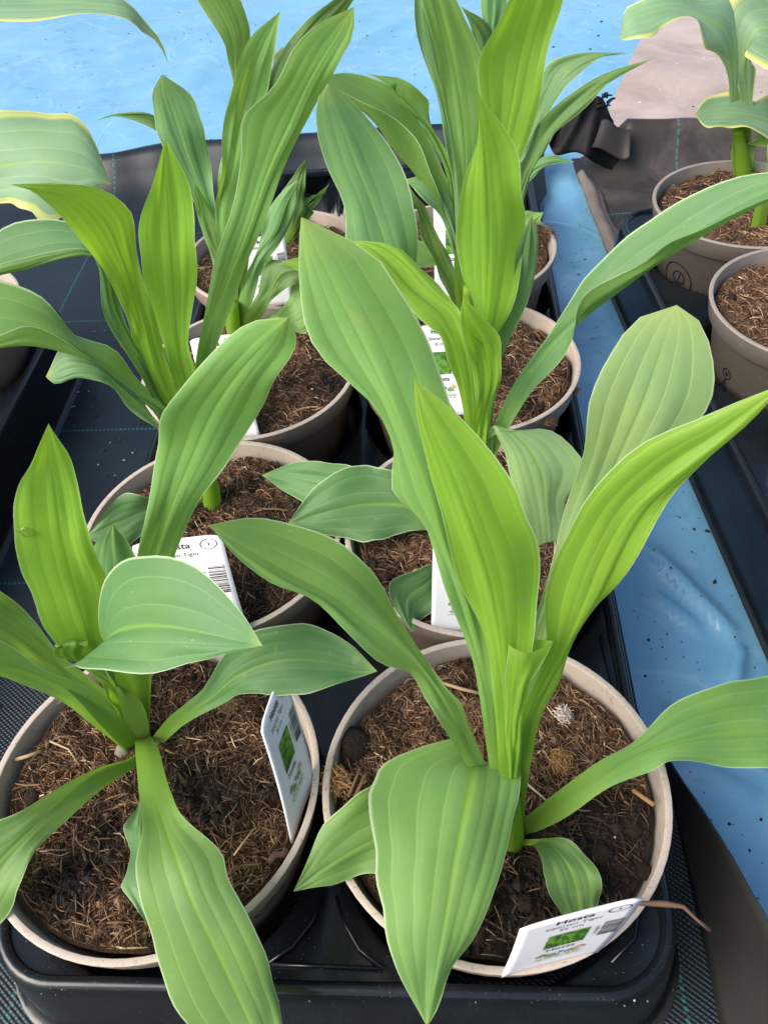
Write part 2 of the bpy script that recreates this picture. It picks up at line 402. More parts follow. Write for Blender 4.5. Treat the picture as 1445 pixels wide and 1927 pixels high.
v, f = grid_sheet(xs, ys, blue_z)
o = mesh_obj('ground', v, f, M['blue']); tag(o, 'pale blue plastic film spread over the ground', 'ground', kind='structure')

# black woven fabric under the main trays, its back edge turned up
def left_fab():
    xs = np.concatenate([np.arange(-16, -5.5, .4), np.arange(-5.5, 1.3, .12), np.array([1.36, 1.46, 1.55])]); v = []; f = []
    prof = [(y, None) for y in np.concatenate([np.arange(-3, 10.9, .16)])]
    n = len(prof)
    for (y, _) in prof:
        e = np.interp(y, [2.3, 3.0], [1.57, 1.42])
        for x in xs: v.append((x if x < 1.33 else 1.33+(x-1.33)/(1.55-1.33)*(e-1.33), y, GROUND+.012*fbm(x, y, .8, 5)+.006))
    flap = [(11.05, .02), (11.35, .06), (11.62, .20), (11.78, .42), (11.86, .58), (11.97, .66), (12.10, .62), (12.20, .48), (12.24, .30)]
    for (y, h) in flap:
        for x in xs:
            wob = .22*fbm(x, 0, .35, 21)+.06*fbm(x, y, 1.2, 8)
            hs = np.interp(x, [-6, -4, 1.3], [.70, .85, 1.05])+.12*fbm(x, 3, .4, 17)
            v.append((x, y+wob, GROUND+.006+h*hs*(1 if x < 1.3 else .8)))
    rows = n+len(flap); k = len(xs)
    f = [(j*k+i, j*k+i+1, (j+1)*k+i+1, (j+1)*k+i) for j in range(rows-1) for i in range(k-1)]
    return v, f
v, f = left_fab()
lf = mesh_obj('ground_fabric', v, f, M['fabric']); tag(lf, 'black woven ground fabric with teal lines under the pot trays', 'fabric', kind='structure')
# the smooth edge of that fabric turned up beside the front tray
v = []; f = []; rows = np.linspace(-2.6, 2.75, 44); cols = 9
for y in rows:
    hgt = np.interp(y, [-2.6, .6, 1.37, 2.06, 2.5, 2.75], [1.25, 1.15, .92, .47, .16, .02])
    for k in range(cols):
        s = k/(cols-1)
        x = 1.535+.10*s*hgt+.05*math.sin(s*3.0)*hgt+.03*fbm(y, s, 1.2, 4)*s
        v.append((x, y, GROUND+.008+hgt*s**1.15))
f = [(j*cols+i, j*cols+i+1, (j+1)*cols+i+1, (j+1)*cols+i) for j in range(len(rows)-1) for i in range(cols-1)]
o = mesh_obj('turned_up_edge', v, f, M['flap'], None); o.parent = None
tag(o, 'smooth dark grey fabric edge turned up beside the blue film', 'fabric edge', kind='structure')
md = o.modifiers.new('thick', 'SOLIDIFY'); md.thickness = .0012

# the fabric of the neighbouring plot on the right
def right_fab():
    v = []; f = []
    ss = np.concatenate([np.arange(0, 1.6, .07), np.arange(1.6, 12, .4)]); ys = list(np.arange(-3, 11.2, .14))
    flap = [(11.30, .03), (11.50, .10), (11.64, .26), (11.72, .44), (11.78, .56), (11.86, .61), (11.98, .58), (12.10, .45)]
    left = lambda y: np.interp(y, [-3, 3.7, 5.5, 8.46, 10.2, 11.4, 12.3], [2.9, 2.62, 2.46, 2.17, 2.08, 2.02, 2.0])
    for y in ys:
        for s in ss:
            x = left(y)+s+.03*fbm(y, 0, 1.4, 2)*(1 if s < .3 else 0)
            z = GROUND+.02+.02*fbm(x, y, .9, 6)+.035*math.exp(-(s/.16)**2)*(1+fbm(y, 1, .9, 12))
            v.append((x, y, z))
    for (y, h) in flap:
        for s in ss:
            x = left(y)+s; fade = min(1, max(0, (s-.15)/.55))
            v.append((x, y+.06*fbm(x, 1, .5, 13), GROUND+.02+h*fade*(1+.10*fbm(x, 2, .8, 19))))
    k = len(ss); R = len(ys)+len(flap)
    return v, [(j*k+i, j*k+i+1, (j+1)*k+i+1, (j+1)*k+i) for j in range(R-1) for i in range(k-1)]
v, f = right_fab()
o = mesh_obj('ground_fabric', v, f, M['fabric2']); tag(o, 'woven ground fabric with painted grey sheen under the neighbouring plot', 'fabric', kind='structure')

v = []; ys_ = np.arange(7.6, 11.5, .09); ss_ = np.linspace(0, 1, 9)
for y in ys_:
    lx = np.interp(y, [7.5, 8.46, 10.2, 11.4], [2.24, 2.17, 2.08, 2.02])
    for q_ in ss_:
        w_ = .26+.10*fbm(y, 2, .8, 61)
        v.append((lx-.02+q_*w_+.03*fbm(y, 0, 1.4, 2), y, GROUND+.05+.085*math.sin(math.pi*min(1, q_*1.15+.05))*(1+.6*fbm(y, q_, 1.1, 63))+.02*(1-q_)))
k = len(ss_); o = mesh_obj('fabric_hem', v, [(j*k+i, j*k+i+1, (j+1)*k+i+1, (j+1)*k+i) for j in range(len(ys_)-1) for i in range(k-1)], M['hem'])
tag(o, 'pale dusty hem of the grey fabric folded over beside the blue film', 'fabric hem', kind='structure')
md = o.modifiers.new('thick', 'SOLIDIFY'); md.thickness = .0012

# dirty clear film beyond that plot
xs = np.arange(2.55, 13, .16); ys = np.arange(12.0, 24, .16); v = []
for y in ys:
    for x in xs:
        x2 = x+(y-13.1)*.345
        v.append((x2, y, GROUND+.02+.06*fbm(x2, y, .5, 31)+.03*fbm(x2, y, 1.8, 33)))
k = len(xs); f = [(j*k+i, j*k+i+1, (j+1)*k+i+1, (j+1)*k+i) for j in range(len(ys)-1) for i in range(k-1)]
o = mesh_obj('plastic_sheet', v, f, M['beige']); tag(o, 'dirty beige plastic sheet lying beyond the grey fabric', 'plastic sheet', kind='structure')

# crumpled black corner of fabric standing between the plots
def drape(lo, up, y0, amp, fr, ph, nu=40, nv=14):
    L, _ = hermite(np.array(lo, float), np.arange(len(lo)).astype(float), nu); U_, _ = hermite(np.array(up, float), np.arange(len(up)).astype(float), nu)
    v = []
    for j in range(nv):
        t = j/(nv-1)
        for i in range(nu):
            a = L[i]*(1-t)+U_[i]*t; s_ = i/(nu-1)
            q = at_y(a[0], a[1], y0+.25*t+amp*(math.sin(fr*s_+ph+1.3*t)+.5*math.sin(2.3*fr*s_+2*ph-2.0*t)))
            q[2] = max(q[2], GROUND+.03); v.append(q)
    return v, [(j*nu+i, j*nu+i+1, (j+1)*nu+i+1, (j+1)*nu+i) for j in range(nv-1) for i in range(nu-1)]
v, f = drape([(1034,270),(1046,292),(1085,287),(1120,306),(1168,328)], [(1050,240),(1085,205),(1112,183),(1134,186),(1152,228)], 11.45, .10, 7, .4)
C = np.array([[*at_y(1126, 190, 11.7), 0]])
fc = mesh_obj('fabric_fold', v, f, M['black']); md = fc.modifiers.new('thick', 'SOLIDIFY'); md.thickness = .0015
v2, f2 = drape([(1100,276),(1130,280),(1168,300),(1184,296)], [(1112,232),(1140,224),(1164,240),(1187,244)], 11.36, .02, 4, 1.1)
o = sub_obj('fold_flap', v2, f2, M['lit_fold'], fc)
md = o.modifiers.new('thick', 'SOLIDIFY'); md.thickness = .0015
tag(fc, 'crumpled black fabric corner with a frayed tip on the blue film', 'fabric fold')
mb = MB()
for k in range(16):
    b = C[-1, :3]+np.array([rng.uniform(-.10, .16), rng.uniform(-.1, .05), rng.uniform(-.14, .06)])
    d = np.array([rng.uniform(-.02, .16), rng.uniform(-.05, .1), rng.uniform(-.02, .10)])
    mb.tube([b, b+d*.5+np.array([0, 0, .02]), b+d], [.018, .016, .008], 4)
sub = mb
o = sub_obj('frayed_threads', mb.v, mb.f, M['black'], fc)

# ------------------------------------------------------------------ trays
def rrect_d(x, y, x0, x1, y0, y1, r):
    cx, cy = (x0+x1)/2, (y0+y1)/2; hx, hy = (x1-x0)/2-r, (y1-y0)/2-r
    qx, qy = np.abs(x-cx)-hx, np.abs(y-cy)-hy
    return r-(np.hypot(np.maximum(qx, 0), np.maximum(qy, 0))+np.minimum(np.maximum(qx, qy), 0))
def rrect_pts(x0, x1, y0, y1, r, n=10, m=14):
    P = []
    for (cx, cy, a0) in ((x1-r, y0+r, -90), (x1-r, y1-r, 0), (x0+r, y1-r, 90), (x0+r, y0+r, 180)):
        for k in range(n+1):
            a = math.radians(a0+90*k/n); P.append((cx+r*math.cos(a), cy+r*math.sin(a)))
    return P
TOP = -.56
def make_tray(label, x0, x1, y0, y1, wells, rot=0, pivot=(0, 0), step=.03, ribs=(), rw=.90):
    ca, sa = math.cos(rot), math.sin(rot)
    def R(P): return [(pivot[0]+(p[0]-pivot[0])*ca-(p[1]-pivot[1])*sa, pivot[1]+(p[0]-pivot[0])*sa+(p[1]-pivot[1])*ca, p[2]) for p in P]
    th = empty('plant_tray', R([((x0+x1)/2, (y0+y1)/2, GROUND)])[0]); tag(th, label, 'tray')
    inn = .10
    X0, X1, Y0, Y1, r = x0+inn, x1-inn, y0+inn, y1-inn, .36
    gx = np.linspace(X0, X1, int((X1-X0)/step)+1); gy = np.linspace(Y0, Y1, int((Y1-Y0)/step)+1)
    GX, GY = np.meshgrid(gx, gy)
    cx, cy = (X0+X1)/2, (Y0+Y1)/2; hx, hy = (X1-X0)/2-r, (Y1-Y0)/2-r      # pull the grid corners onto the rounded outline
    qx, qy = GX-cx, GY-cy; ex, ey = np.abs(qx)-hx, np.abs(qy)-hy
    co = (ex > 0) & (ey > 0); L = np.hypot(ex, ey); mxx = np.maximum(ex, ey)
    sc = np.where(co & (L > 1e-6), mxx/np.maximum(L, 1e-6), 1)
    GX = np.where(co, cx+np.sign(qx)*(hx+ex*sc), GX); GY = np.where(co, cy+np.sign(qy)*(hy+ey*sc), GY)
    Z = np.full_like(GX, TOP)
    dmin = np.full_like(GX, 9.)
    for (wx, wy) in wells: dmin = np.minimum(dmin, np.hypot(GX-wx, GY-wy))
    s = np.clip((rw+.03-dmin)/.13, 0, 1); s = s*s*(3-2*s); Z = Z-s*(TOP-GROUND-.03)
    s2 = np.clip((dmin-rw)/.35, 0, 1); Z += .03*s2-.03
    k = len(gx); V = list(zip(GX.ravel(), GY.ravel(), Z.ravel()))
    Fc = [(j*k+i, j*k+i+1, (j+1)*k+i+1, (j+1)*k+i) for j in range(len(gy)-1) for i in range(k-1)]
    body = mesh_obj('tray_top', R(V), Fc, M['tray'], th)
    # rounded lip and sloping outer wall
    loops = [(.105, TOP-.05), (.10, TOP+.005), (.085, TOP+.03), (.055, TOP+.035), (.03, TOP+.02), (.012, TOP-.02), (.0, TOP-.10), (-.05, GROUND+.10), (-.07, GROUND+.03), (-.12, GROUND+.012)]
    V = []; nn = None
    for (d, z) in loops:
        P = rrect_pts(x0+d, x1-d, y0+d, y1-d, max(.05, .46-d)); nn = len(P); V += [(a, b, z) for a, b in P]
    Fc = [(j*nn+i, j*nn+(i+1) % nn, (j+1)*nn+(i+1) % nn, (j+1)*nn+i) for j in range(len(loops)-1) for i in range(nn)]
    mesh_obj('tray_wall', R(V), [g[::-1] for g in Fc], M['tray'], th)
    for pl in ribs:
        b = MB(); b.tube([(a, c, TOP+.005) for a, c in pl], .011, 6); mesh_obj('moulded_rib', R(b.v), b.f, M['tray'], th)
    return th

CXs = (-1.675, .255); CYs = (1.955, 3.86, 5.765, 7.67)
def arc(cx, cy, r, a0, a1, n=9): return [(cx+r*math.cos(math.radians(a)), cy+r*math.sin(math.radians(a))) for a in np.linspace(a0, a1, n)]
ribs = []
mx = (CXs[0]+CXs[1])/2
ribs.append([(mx-.30, 1.16), (mx+.34, 1.15)])
ribs.append([(mx-.30, 1.16), (mx-.17, 1.25), (mx-.07, 1.38), (mx-.02, 1.52)]); ribs.append([(mx+.34, 1.15), (mx+.21, 1.24), (mx+.12, 1.37), (mx+.06, 1.52)])
ribs.append([(.86, 1.20), (1.0, 1.32), (1.06, 1.5)]); ribs.append([(.80, 1.28), (.90, 1.37), (.95, 1.47)])
for cyy in (2.9,): ribs.append([(1.05, cyy-.35), (1.12, cyy), (1.10, cyy+.4)]); ribs.append([(1.16, cyy-.5), (1.165, cyy+.5)])
make_tray('glossy black carrying tray holding the eight pots of narrow green leaved plants', -2.66, 1.26, .985, 8.66,
          [(a, b) for a in CXs for b in CYs], ribs=ribs)
make_tray('empty black tray standing behind the eight pot tray before the blue film', -2.60, 1.24, 8.86, 10.80, [(CXs[0], 9.83), (CXs[1], 9.83)], step=.06)
IP, JP = (3.259, 8.339), (3.424, 6.46)
_rt = math.atan2(-(IP[0]-JP[0]), IP[1]-JP[1])
make_tray('black tray on grey fabric holding the two plain pots beside the blue film', JP[0]-1.10, JP[0]+2.85, JP[1]-4.6, JP[1]+2.95,
          [(JP[0]+1.9*i, JP[1]+1.89*j) for i in (0, 1) for j in (-2, -1, 0, 1)], rot=_rt, pivot=JP, step=.05)
KP = (-5.15, 6.83)
make_tray('black tray with a lone taupe pot at its rounded end beside the woven fabric', -8.1, -4.13, .3, 7.86, [(KP[0]-1.9*i, KP[1]-1.9*j) for i in (0, 1) for j in range(4)], step=.05)

# ------------------------------------------------------------------ pots, soil
SOILZ = -.10
def lathe(prof, n=72):
    v = []; f = []
    for (r, z) in prof:
        for k in range(n): a = 2*math.pi*k/n; v.append((r*math.cos(a), r*math.sin(a), z))
    f = [(j*n+k, j*n+(k+1) % n, (j+1)*n+(k+1) % n, (j+1)*n+k) for j in range(len(prof)-1) for k in range(n)]
    return v, f
def fibres(mb_v, mb_f, mb_c, cx, cy, R, n, zf, r):
    pal = [(.055, .029, .017), (.095, .051, .029), (.15, .083, .048), (.21, .125, .073), (.30, .19, .112), (.43, .30, .18), (.56, .42, .27)]
    wts = [4, 6, 7, 6, 3.5, 1.3, .55]
    for _ in range(n):
        rr = R*math.sqrt(r.random()); a = r.random()*2*math.pi
        x, y = rr*math.cos(a), rr*math.sin(a); big = r.random() < .07
        wet = wetness(x+cx, y+cy)                       # damp dark patches hold fewer loose fibres
        if wet > .16 and r.random() < min(.92, wet*2.2): continue
        L = r.uniform(.03, .15)*(2.0 if big else 1)
        d = r.random()*2*math.pi; bend = r.gauss(0, .7); rad = r.uniform(.0013, .0046)*(1.6 if big else 1)
        c = r.choices(pal, wts)[0]; g = r.uniform(.75, 1.25)*(.55 if wet > .12 else 1); c = tuple(min(1, q*g) for q in c)
        m = 4; P = []
        lift = r.uniform(.0, .022); tilt = r.uniform(-.03, .05)
        for i in range(m):
            s = i/(m-1); P.append((x, y, zf(x, y)+.003+lift*math.sin(math.pi*s)+tilt*s*.5))
            x += L/(m-1)*math.cos(d+bend*s); y += L/(m-1)*math.sin(d+bend*s)
            q = math.hypot(x, y)
            if q > R: x *= R/q; y *= R/q
        base = len(mb_v)
        for i in range(m):
            px, py, pz = P[i]; w = rad*(1 if 0 < i < m-1 else .5)
            dx, dy = math.cos(d+bend*i/(m-1)), math.sin(d+bend*i/(m-1))
            mb_v.append((cx+px-dy*w, cy+py+dx*w, pz)); mb_v.append((cx+px+dy*w, cy+py-dx*w, pz)); mb_v.append((cx+px, cy+py, pz+w*1.6))
            mb_c += [c+(1,)]*3
        for i in range(m-1):
            for k in range(3):
                a0 = base+i*3+k; b0 = base+i*3+(k+1) % 3; mb_f.append((a0, b0, b0+3, a0+3))
def crumbs(mb_v, mb_f, mb_c, cx, cy, R, n, zf, r):
    for _ in range(n):
        rr = R*math.sqrt(r.random()); a = r.random()*2*math.pi; x, y = rr*math.cos(a), rr*math.sin(a); s = r.uniform(.004, .017)*(2.2 if r.random() < .05 else 1)
        c = r.choice([(.02, .012, .008), (.045, .024, .014), (.085, .046, .027), (.15, .085, .05)])
        if wetness(x+cx, y+cy) > .14: c = (.017, .011, .008); s *= 1.35
        if r.random() < .012: c = (.62, .60, .55); s *= .55
        base = len(mb_v); z = zf(x, y)+s*.3
        for (i, j, k) in ((1, 0, 0), (-1, 0, 0), (0, 1, 0), (0, -1, 0), (0, 0, 1), (0, 0, -1)):
            mb_v.append((cx+x+i*s*r.uniform(.5, 1.4), cy+y+j*s*r.uniform(.5, 1.4), z+k*s*r.uniform(.4, 1.0))); mb_c.append(c+(1,))
        for g in ((0, 2, 4), (2, 1, 4), (1, 3, 4), (3, 0, 4), (2, 0, 5), (1, 2, 5), (3, 1, 5), (0, 3, 5)): mb_f.append(tuple(base+i for i in g))
ROOTS = {}
WET = [(1180,1590,.24),(1010,1690,.22),(1120,1530,.14),(668,1400,.12),(900,1770,.16),(420,1490,.22),(150,1660,.15),(210,1570,.10),(540,1500,.12),(330,1760,.12),(500,1010,.10),(720,1080,.14),(620,730,.12),(1000,770,.12),(1010,640,.10)]
WET = [(*at_z(a, b, SOILZ)[:2], r_) for a, b, r_ in WET]
def wetness(x, y):
    w = .35*fbm(x, y, 1.9, 50.5, 3)
    for (a, b, r_) in WET:
        d = math.hypot(x-a, y-b)/r_
        if d < 1.6: w += .8*max(0, 1-d/1.6)
    return w
def make_pot(key, cx, cy, label, cat, name, R=.955, nf=1500, nc=700, grey=False, seed=0, tilt=(0, 0), mound=.03, group=None):
    r = random.Random(100+seed)
    th = empty(name, (cx, cy, GROUND+.03)); tag(th, label, cat, group); ROOTS[key] = th
    mp, mr = (M['greypot'], M['greyrim']) if grey else (M['pot'], M['rim'])
    k = R/.955
    def place(v): return [(cx+a*k, cy+b*k, c+tilt[0]*a+tilt[1]*b) for a, b, c in v]
    prof = [(.60, GROUND+.034), (.70, GROUND+.036), (.725, GROUND+.06), (.868, -.215), (.880, -.200), (.912, -.196), (.920, -.186), (.950, -.03), (.9485, -.012)]
    v, f = lathe(prof); pot = mesh_obj('pot', place(v), f, mp, th)
    prof = [(.9485, -.012), (.9535, -.0085), (.9545, .0), (.9535, .004), (.950, .0055), (.920, .0055), (.9165, .004), (.9155, .0), (.909, -.05), (.889, -.17)]
    v, f = lathe(prof); rim = sub_obj('rim', place(v), f, mr, pot)
    RS = .868
    def zf(x, y):
        q = math.hypot(x, y)/RS
        return SOILZ+mound*(1-q*q)+.045*fbm(x+cx, y+cy, 2.2, seed+.5, 3)+.045*fbm(x+cx, y+cy, 6, seed+3.1, 4)+tilt[0]*x+tilt[1]*y
    v = [(cx, cy, zf(0, 0))]; nr, na = 40, 130
    for j in range(1, nr+1):
        for i in range(na):
            a = 2*math.pi*i/na; q = RS*k*j/nr; v.append((cx+q*math.cos(a), cy+q*math.sin(a), zf(q*math.cos(a), q*math.sin(a))))
    f = [(0, 1+i, 1+(i+1) % na) for i in range(na)]+[(1+(j-1)*na+i, 1+j*na+i, 1+j*na+(i+1) % na, 1+(j-1)*na+(i+1) % na) for j in range(1, nr) for i in range(na)]
    soil = mesh_obj('soil', v, f, M['soil'], th, colattr=[(min(1, max(0, wetness(q[0], q[1])*1.8)),)*3+(1,) for q in v])
    fv, ff, fcx = [], [], []
    fibres(fv, ff, fcx, cx, cy, RS*k-.02, nf, zf, r); crumbs(fv, ff, fcx, cx, cy, RS*k-.03, nc, zf, r)
    o = mesh_obj('coir_fibre', fv, ff, M['fibre'], th, smooth=False, colattr=fcx); o['kind'] = 'stuff'
    return th, zf
GRP = None
ZF = {}
_, ZF['A'] = make_pot('A', CXs[0], CYs[0], 'potted hosta with one leaf drooping over the tray edge and another bitten ragged', 'potted plant', 'potted_hosta', nf=9000, nc=4200, seed=1)
_, ZF['B'] = make_pot('B', CXs[1], CYs[0], 'potted hosta with a broad drooping heart shaped leaf and a dry stalk overhanging its rim', 'potted plant', 'potted_hosta', nf=9000, nc=4600, seed=2)
_, ZF['C'] = make_pot('C', CXs[0], CYs[1], 'potted hosta with one very tall broad leaf, its name tag lying on the soil', 'potted plant', 'potted_hosta', nf=6000, nc=2600, seed=3)
_, ZF['D'] = make_pot('D', CXs[1], CYs[1], 'potted hosta sending a long folded leaf over the neighbouring grey pots', 'potted plant', 'potted_hosta', nf=5500, nc=2400, seed=4)
_, ZF['E'] = make_pot('E', CXs[0], CYs[2], 'potted hosta behind the tallest leaf, with grey green leaves toward the blue film', 'potted plant', 'potted_hosta', nf=3600, nc=1600, seed=5)
_, ZF['F'] = make_pot('F', CXs[1], CYs[2], 'potted hosta with two tall ribbed leaves crossing in a V and an arching leaf', 'potted plant', 'potted_hosta', nf=4200, nc=1800, seed=6)
_, ZF['G'] = make_pot('G', CXs[0], CYs[3], 'half hidden potted hosta at the tray end with a barcoded tag', 'potted plant', 'potted_hosta', nf=1800, nc=800, seed=7)
_, ZF['H'] = make_pot('H', CXs[1], CYs[3], 'potted hosta at the tray end whose leaves reach toward the black fabric corner', 'potted plant', 'potted_hosta', nf=1800, nc=800, seed=8, mound=.08)
_, ZF['I'] = make_pot('I', IP[0], IP[1], 'grey pot of hosta with wide wavy yellow edged leaves', 'potted plant', 'potted_hosta', nf=2600, nc=1500, grey=True, seed=9)
_, ZF['J'] = make_pot('J', JP[0], JP[1], 'grey pot of bare soil with a round black symbol on its side', 'plant pot', 'plant_pot', nf=2600, nc=1500, grey=True, seed=10)
_, ZF['K'] = make_pot('K', KP[0], KP[1], 'taupe potted hosta with large yellow edged leaves in the tray beside the woven fabric', 'potted plant', 'potted_hosta', nf=700, nc=400, seed=11)

# ------------------------------------------------------------------ leaves
NU, NV = 49, 48
BASE = {}
def leaf(plant, mat, st, mode='y', cl=.18, cr=None, rip=1.0, wavy=.026, keel=True, name='leaf', bite=None, label=None, up=None, scal=.12, sk=0.0):
    """st: stations base to tip, read from the photo.
       (mx,my,wl,wr,d) | (lx,ly,mx,my,rx,ry,d) | (x,y,d); d = distance behind the base (mode y) or height over the rims (mode z)"""
    if cr is None: cr = cl
    th = ROOTS[plant]; by = None
    mids = [(s[0], s[1]) if len(s) in (3, 5) else (s[2], s[3]) for s in st]
    rows = []
    b0 = at_z(mids[0][0], mids[0][1], SOILZ); y0 = b0[1]
    for i, s in enumerate(st):
        m_ = np.array(mids[i], float)
        if len(s) == 7: l_, r_ = np.array(s[0:2], float), np.array(s[4:6], float)
        else:
            a = np.array(mids[max(0, i-1)], float); b = np.array(mids[min(len(st)-1, i+1)], float)
            tg = (b-a)/(np.linalg.norm(b-a)+1e-9); nrm = np.array([tg[1], -tg[0]])       # left of travel in image space (y down)
            wl, wr = (s[2], s[3]) if len(s) == 5 else (0.0, 0.0)
            l_, r_ = m_+nrm*wl, m_-nrm*wr
        d = s[-1]
        q = at_y(m_[0], m_[1], y0+d) if mode == 'y' else at_z(m_[0], m_[1], d)
        if i == 0: q = b0.copy(); q[2] -= .03
        c = cdepth(q); k = c/FPX
        dl, dr = np.linalg.norm(l_-m_)*k, np.linalg.norm(r_-m_)*k
        rows.append(np.concatenate([at_c(l_[0], l_[1], c+cl*dl), q, at_c(r_[0], r_[1], c+cr*dr)]))
    rows = np.array(rows); t = np.concatenate([[0], np.cumsum(np.maximum(np.linalg.norm(np.diff(rows[:, 3:6], axis=0), axis=1), .04))])
    Rr, ts = hermite(rows, t, NV); Ltot = t[-1]
    Lp, Mp, Rp = Rr[:, 0:3], Rr[:, 3:6], Rr[:, 6:9]
    us = np.linspace(-1, 1, NU); V = np.zeros((NV, NU, 3)); sd0 = r_seed(len(LEAVES))
    vq = ts/Ltot; eq = np.clip((vq-.3)/.2, 0, 1)*np.clip((1-vq)/.1, 0, 1)
    for E_, ofs in ((Lp, 0), (Rp, 7)):
        g = np.array([mnoise.noise(Vector((q*6+sd0*77, ofs, 1.5)))+.5*mnoise.noise(Vector((q*15+sd0*31, ofs, 3.5))) for q in vq])
        E_ += (E_-Mp)*(g*eq*scal)[:, None]
    for i, u in enumerate(us):
        q = (Rp+Lp)/2-Mp
        V[:, i] = Mp+(Rp-Lp)/2*u+q*abs(u)**1.5
    # furrows along the veins and a slightly wavy margin
    rl = random.Random(len(LEAVES)*7+3); cnt, ex = rl.uniform(2.7, 3.9), rl.uniform(.80, 1.0)
    GG = np.zeros((NV, NU))
    for j in range(NV):
        for i in range(NU):
            a_ = abs(us[i]); GG[j, i] = a_**ex*cnt+min(1, a_*4)*.16*mnoise.noise(Vector((vq[j]*3.5, (5 if us[i] > 0 else -5)+a_*1.5, sd0*40)))
    GG = np.maximum(GG, 0)
    dU = np.gradient(V, axis=1); dV = np.gradient(V, axis=0); Nn = np.cross(dU, dV); Nn /= np.linalg.norm(Nn, axis=2)[:, :, None]+1e-9
    view = CAM-V; sgn = np.sign((Nn*view).sum(2)); sgn = sgn[:, :NU//2] if up == 'L' else sgn[:, NU//2+1:] if up == 'R' else sgn; sg = 1 if sgn.sum() >= 0 else -1
    wloc = np.linalg.norm(Rp-Lp, axis=1)
    vv = ts/Ltot; env = np.clip((vv-.28)/.25, 0, 1)*np.clip((1-vv)/.12, 0, 1)
    gg = GG; pan = np.floor(gg); fr_ = gg-pan; prof = (4*fr_*(1-fr_)+1e-9)**.6; fur = prof*np.array([1, .7, .9, .6, .5, .5])[np.minimum(5, pan.astype(int))]-.4
    seed = r_seed(len(LEAVES)); ph = seed*6.28
    wav = wavy*(np.abs(us)**2)[None, :]*np.sin(vv*22+ph+us[0])[:, None]*np.where(us < 0, 1, -1)[None, :]*env[:, None]
    low = np.array([[mnoise.noise(Vector((vv[j]*5+seed*50, us[i]*2, seed*9))) for i in range(NU)] for j in range(NV)])*.022
    disp = (fur*(np.minimum(wloc, .7)*.0125*rip*env)[:, None])+wav+low*env[:, None]
    V = V+Nn*(disp*sg)[:, :, None]
    if bite:
        for (bv, w, dep, side) in bite:
            for j in range(NV):
                g = dep*max(0, 1-((vv[j]-bv)/w)**2)
                if g > 0:
                    for i in range(NU):
                        uu = us[i]*side
                        if uu > 0:
                            nu_ = uu*(1-g); tgt = V[j, NU//2]+(V[j, NU//2+side*(NU//2)]-V[j, NU//2])*nu_; V[j, i] = tgt
    verts = V.reshape(-1, 3).tolist(); faces = []
    for j in range(NV-1):
        for i in range(NU-1):
            a = j*NU+i; g = (a, a+1, a+NU+1, a+NU); faces.append(g if sg > 0 else g[::-1])
    vt = np.clip((vv-sk)/(1-sk), 0, 1); uv = [((us[i]+1)/2, vt[j]) for j in range(NV) for i in range(NU)]
    if keel:                               # fleshy half round underside of stalk and midrib
        nk = 7; b = len(verts)
        jl = [j for j in range(0, NV) if vv[j] < .46]
        for j in jl:
            wv = wloc[j]; hw = min(wv*.46, .5*(.15*(1-vv[j])+.015)); dp = min(.6*hw+.01, .06)*max(0, 1-vv[j]/.46)**.7; hw *= max(.05, 1-(vv[j]/.46)**2)
            e = (Rp[j]-Lp[j])/(wv+1e-9); n_ = Nn[j, NU//2]*sg
            for k in range(nk):
                a = math.pi*k/(nk-1); uu = -math.cos(a)*hw/(wv/2+1e-9)
                ii = min(NU-1, max(0, (uu+1)/2*(NU-1))); i0 = int(ii); fr = ii-i0; i1 = min(NU-1, i0+1)
                s0 = V[j, i0]*(1-fr)+V[j, i1]*fr
                verts.append((s0-n_*(dp*math.sin(a)+.002)).tolist()); uv.append(((uu+1)/2, vt[j]))
        for q in range(len(jl)-1):
            for k in range(nk-1):
                a = b+q*nk+k; g = (a, a+nk, a+nk+1, a+1); faces.append(g if sg > 0 else g[::-1])
    o = mesh_obj(name, verts, faces, M[mat], th, uv=uv)
    g2 = GG.ravel().tolist()+[.5]*(len(verts)-NU*NV); me = o.data; l2 = me.uv_layers.new(name='Veins')
    vi = np.empty(len(me.loops), int); me.loops.foreach_get('vertex_index', vi); gv = np.array(g2)/8
    l2.data.foreach_set('uv', np.column_stack([gv[vi], np.zeros(len(vi))]).ravel())
    if label: o['label'] = label
    LEAVES.append((plant, Ltot*S, max(V[:, :, 2].ravel()), min(V[:, :, 2].ravel()), V)); return o
LEAVES = []
def r_seed(i): return random.Random(i*13+5).random()

def stem(plant, pts, r0, r1):
    b0 = at_z(pts[0][0], pts[0][1], SOILZ); c0 = b0.copy(); c0[2] -= .03
    P, _ = hermite(np.array([c0]+[at_y(a, b, b0[1]+d) for a, b, d in pts[1:]]), np.arange(len(pts)).astype(float), 12)
    mb = MB(); mb.tube(P, list(np.linspace(r0, r1, 12)), 14)
    n = len(mb.v); uv = [(.5, .02+.10*(i//14)/12) for i in range(n)]
    o = mesh_obj('stem', mb.v, mb.f, M['bright'], ROOTS[plant], uv=uv)
    l2 = o.data.uv_layers.new(name='Veins'); l2.data.foreach_set('uv', [.0625]*(2*len(o.data.loops)))
stem('B', [(958,1580),(959,1545,0),(961,1505,0)], .085, .045)
stem('C', [(400,952),(396,915,0),(385,870,0)], .075, .05)
stem('D', [(888,988),(893,930,0),(898,870,0)], .08, .05)
stem('E', [(442,642),(440,610,0),(438,570,0)], .07, .05)
stem('F', [(881,647),(882,600,0),(882,540,0)], .08, .05)
stem('I', [(1400,335),(1395,290,0),(1388,245,0)], .085, .05)

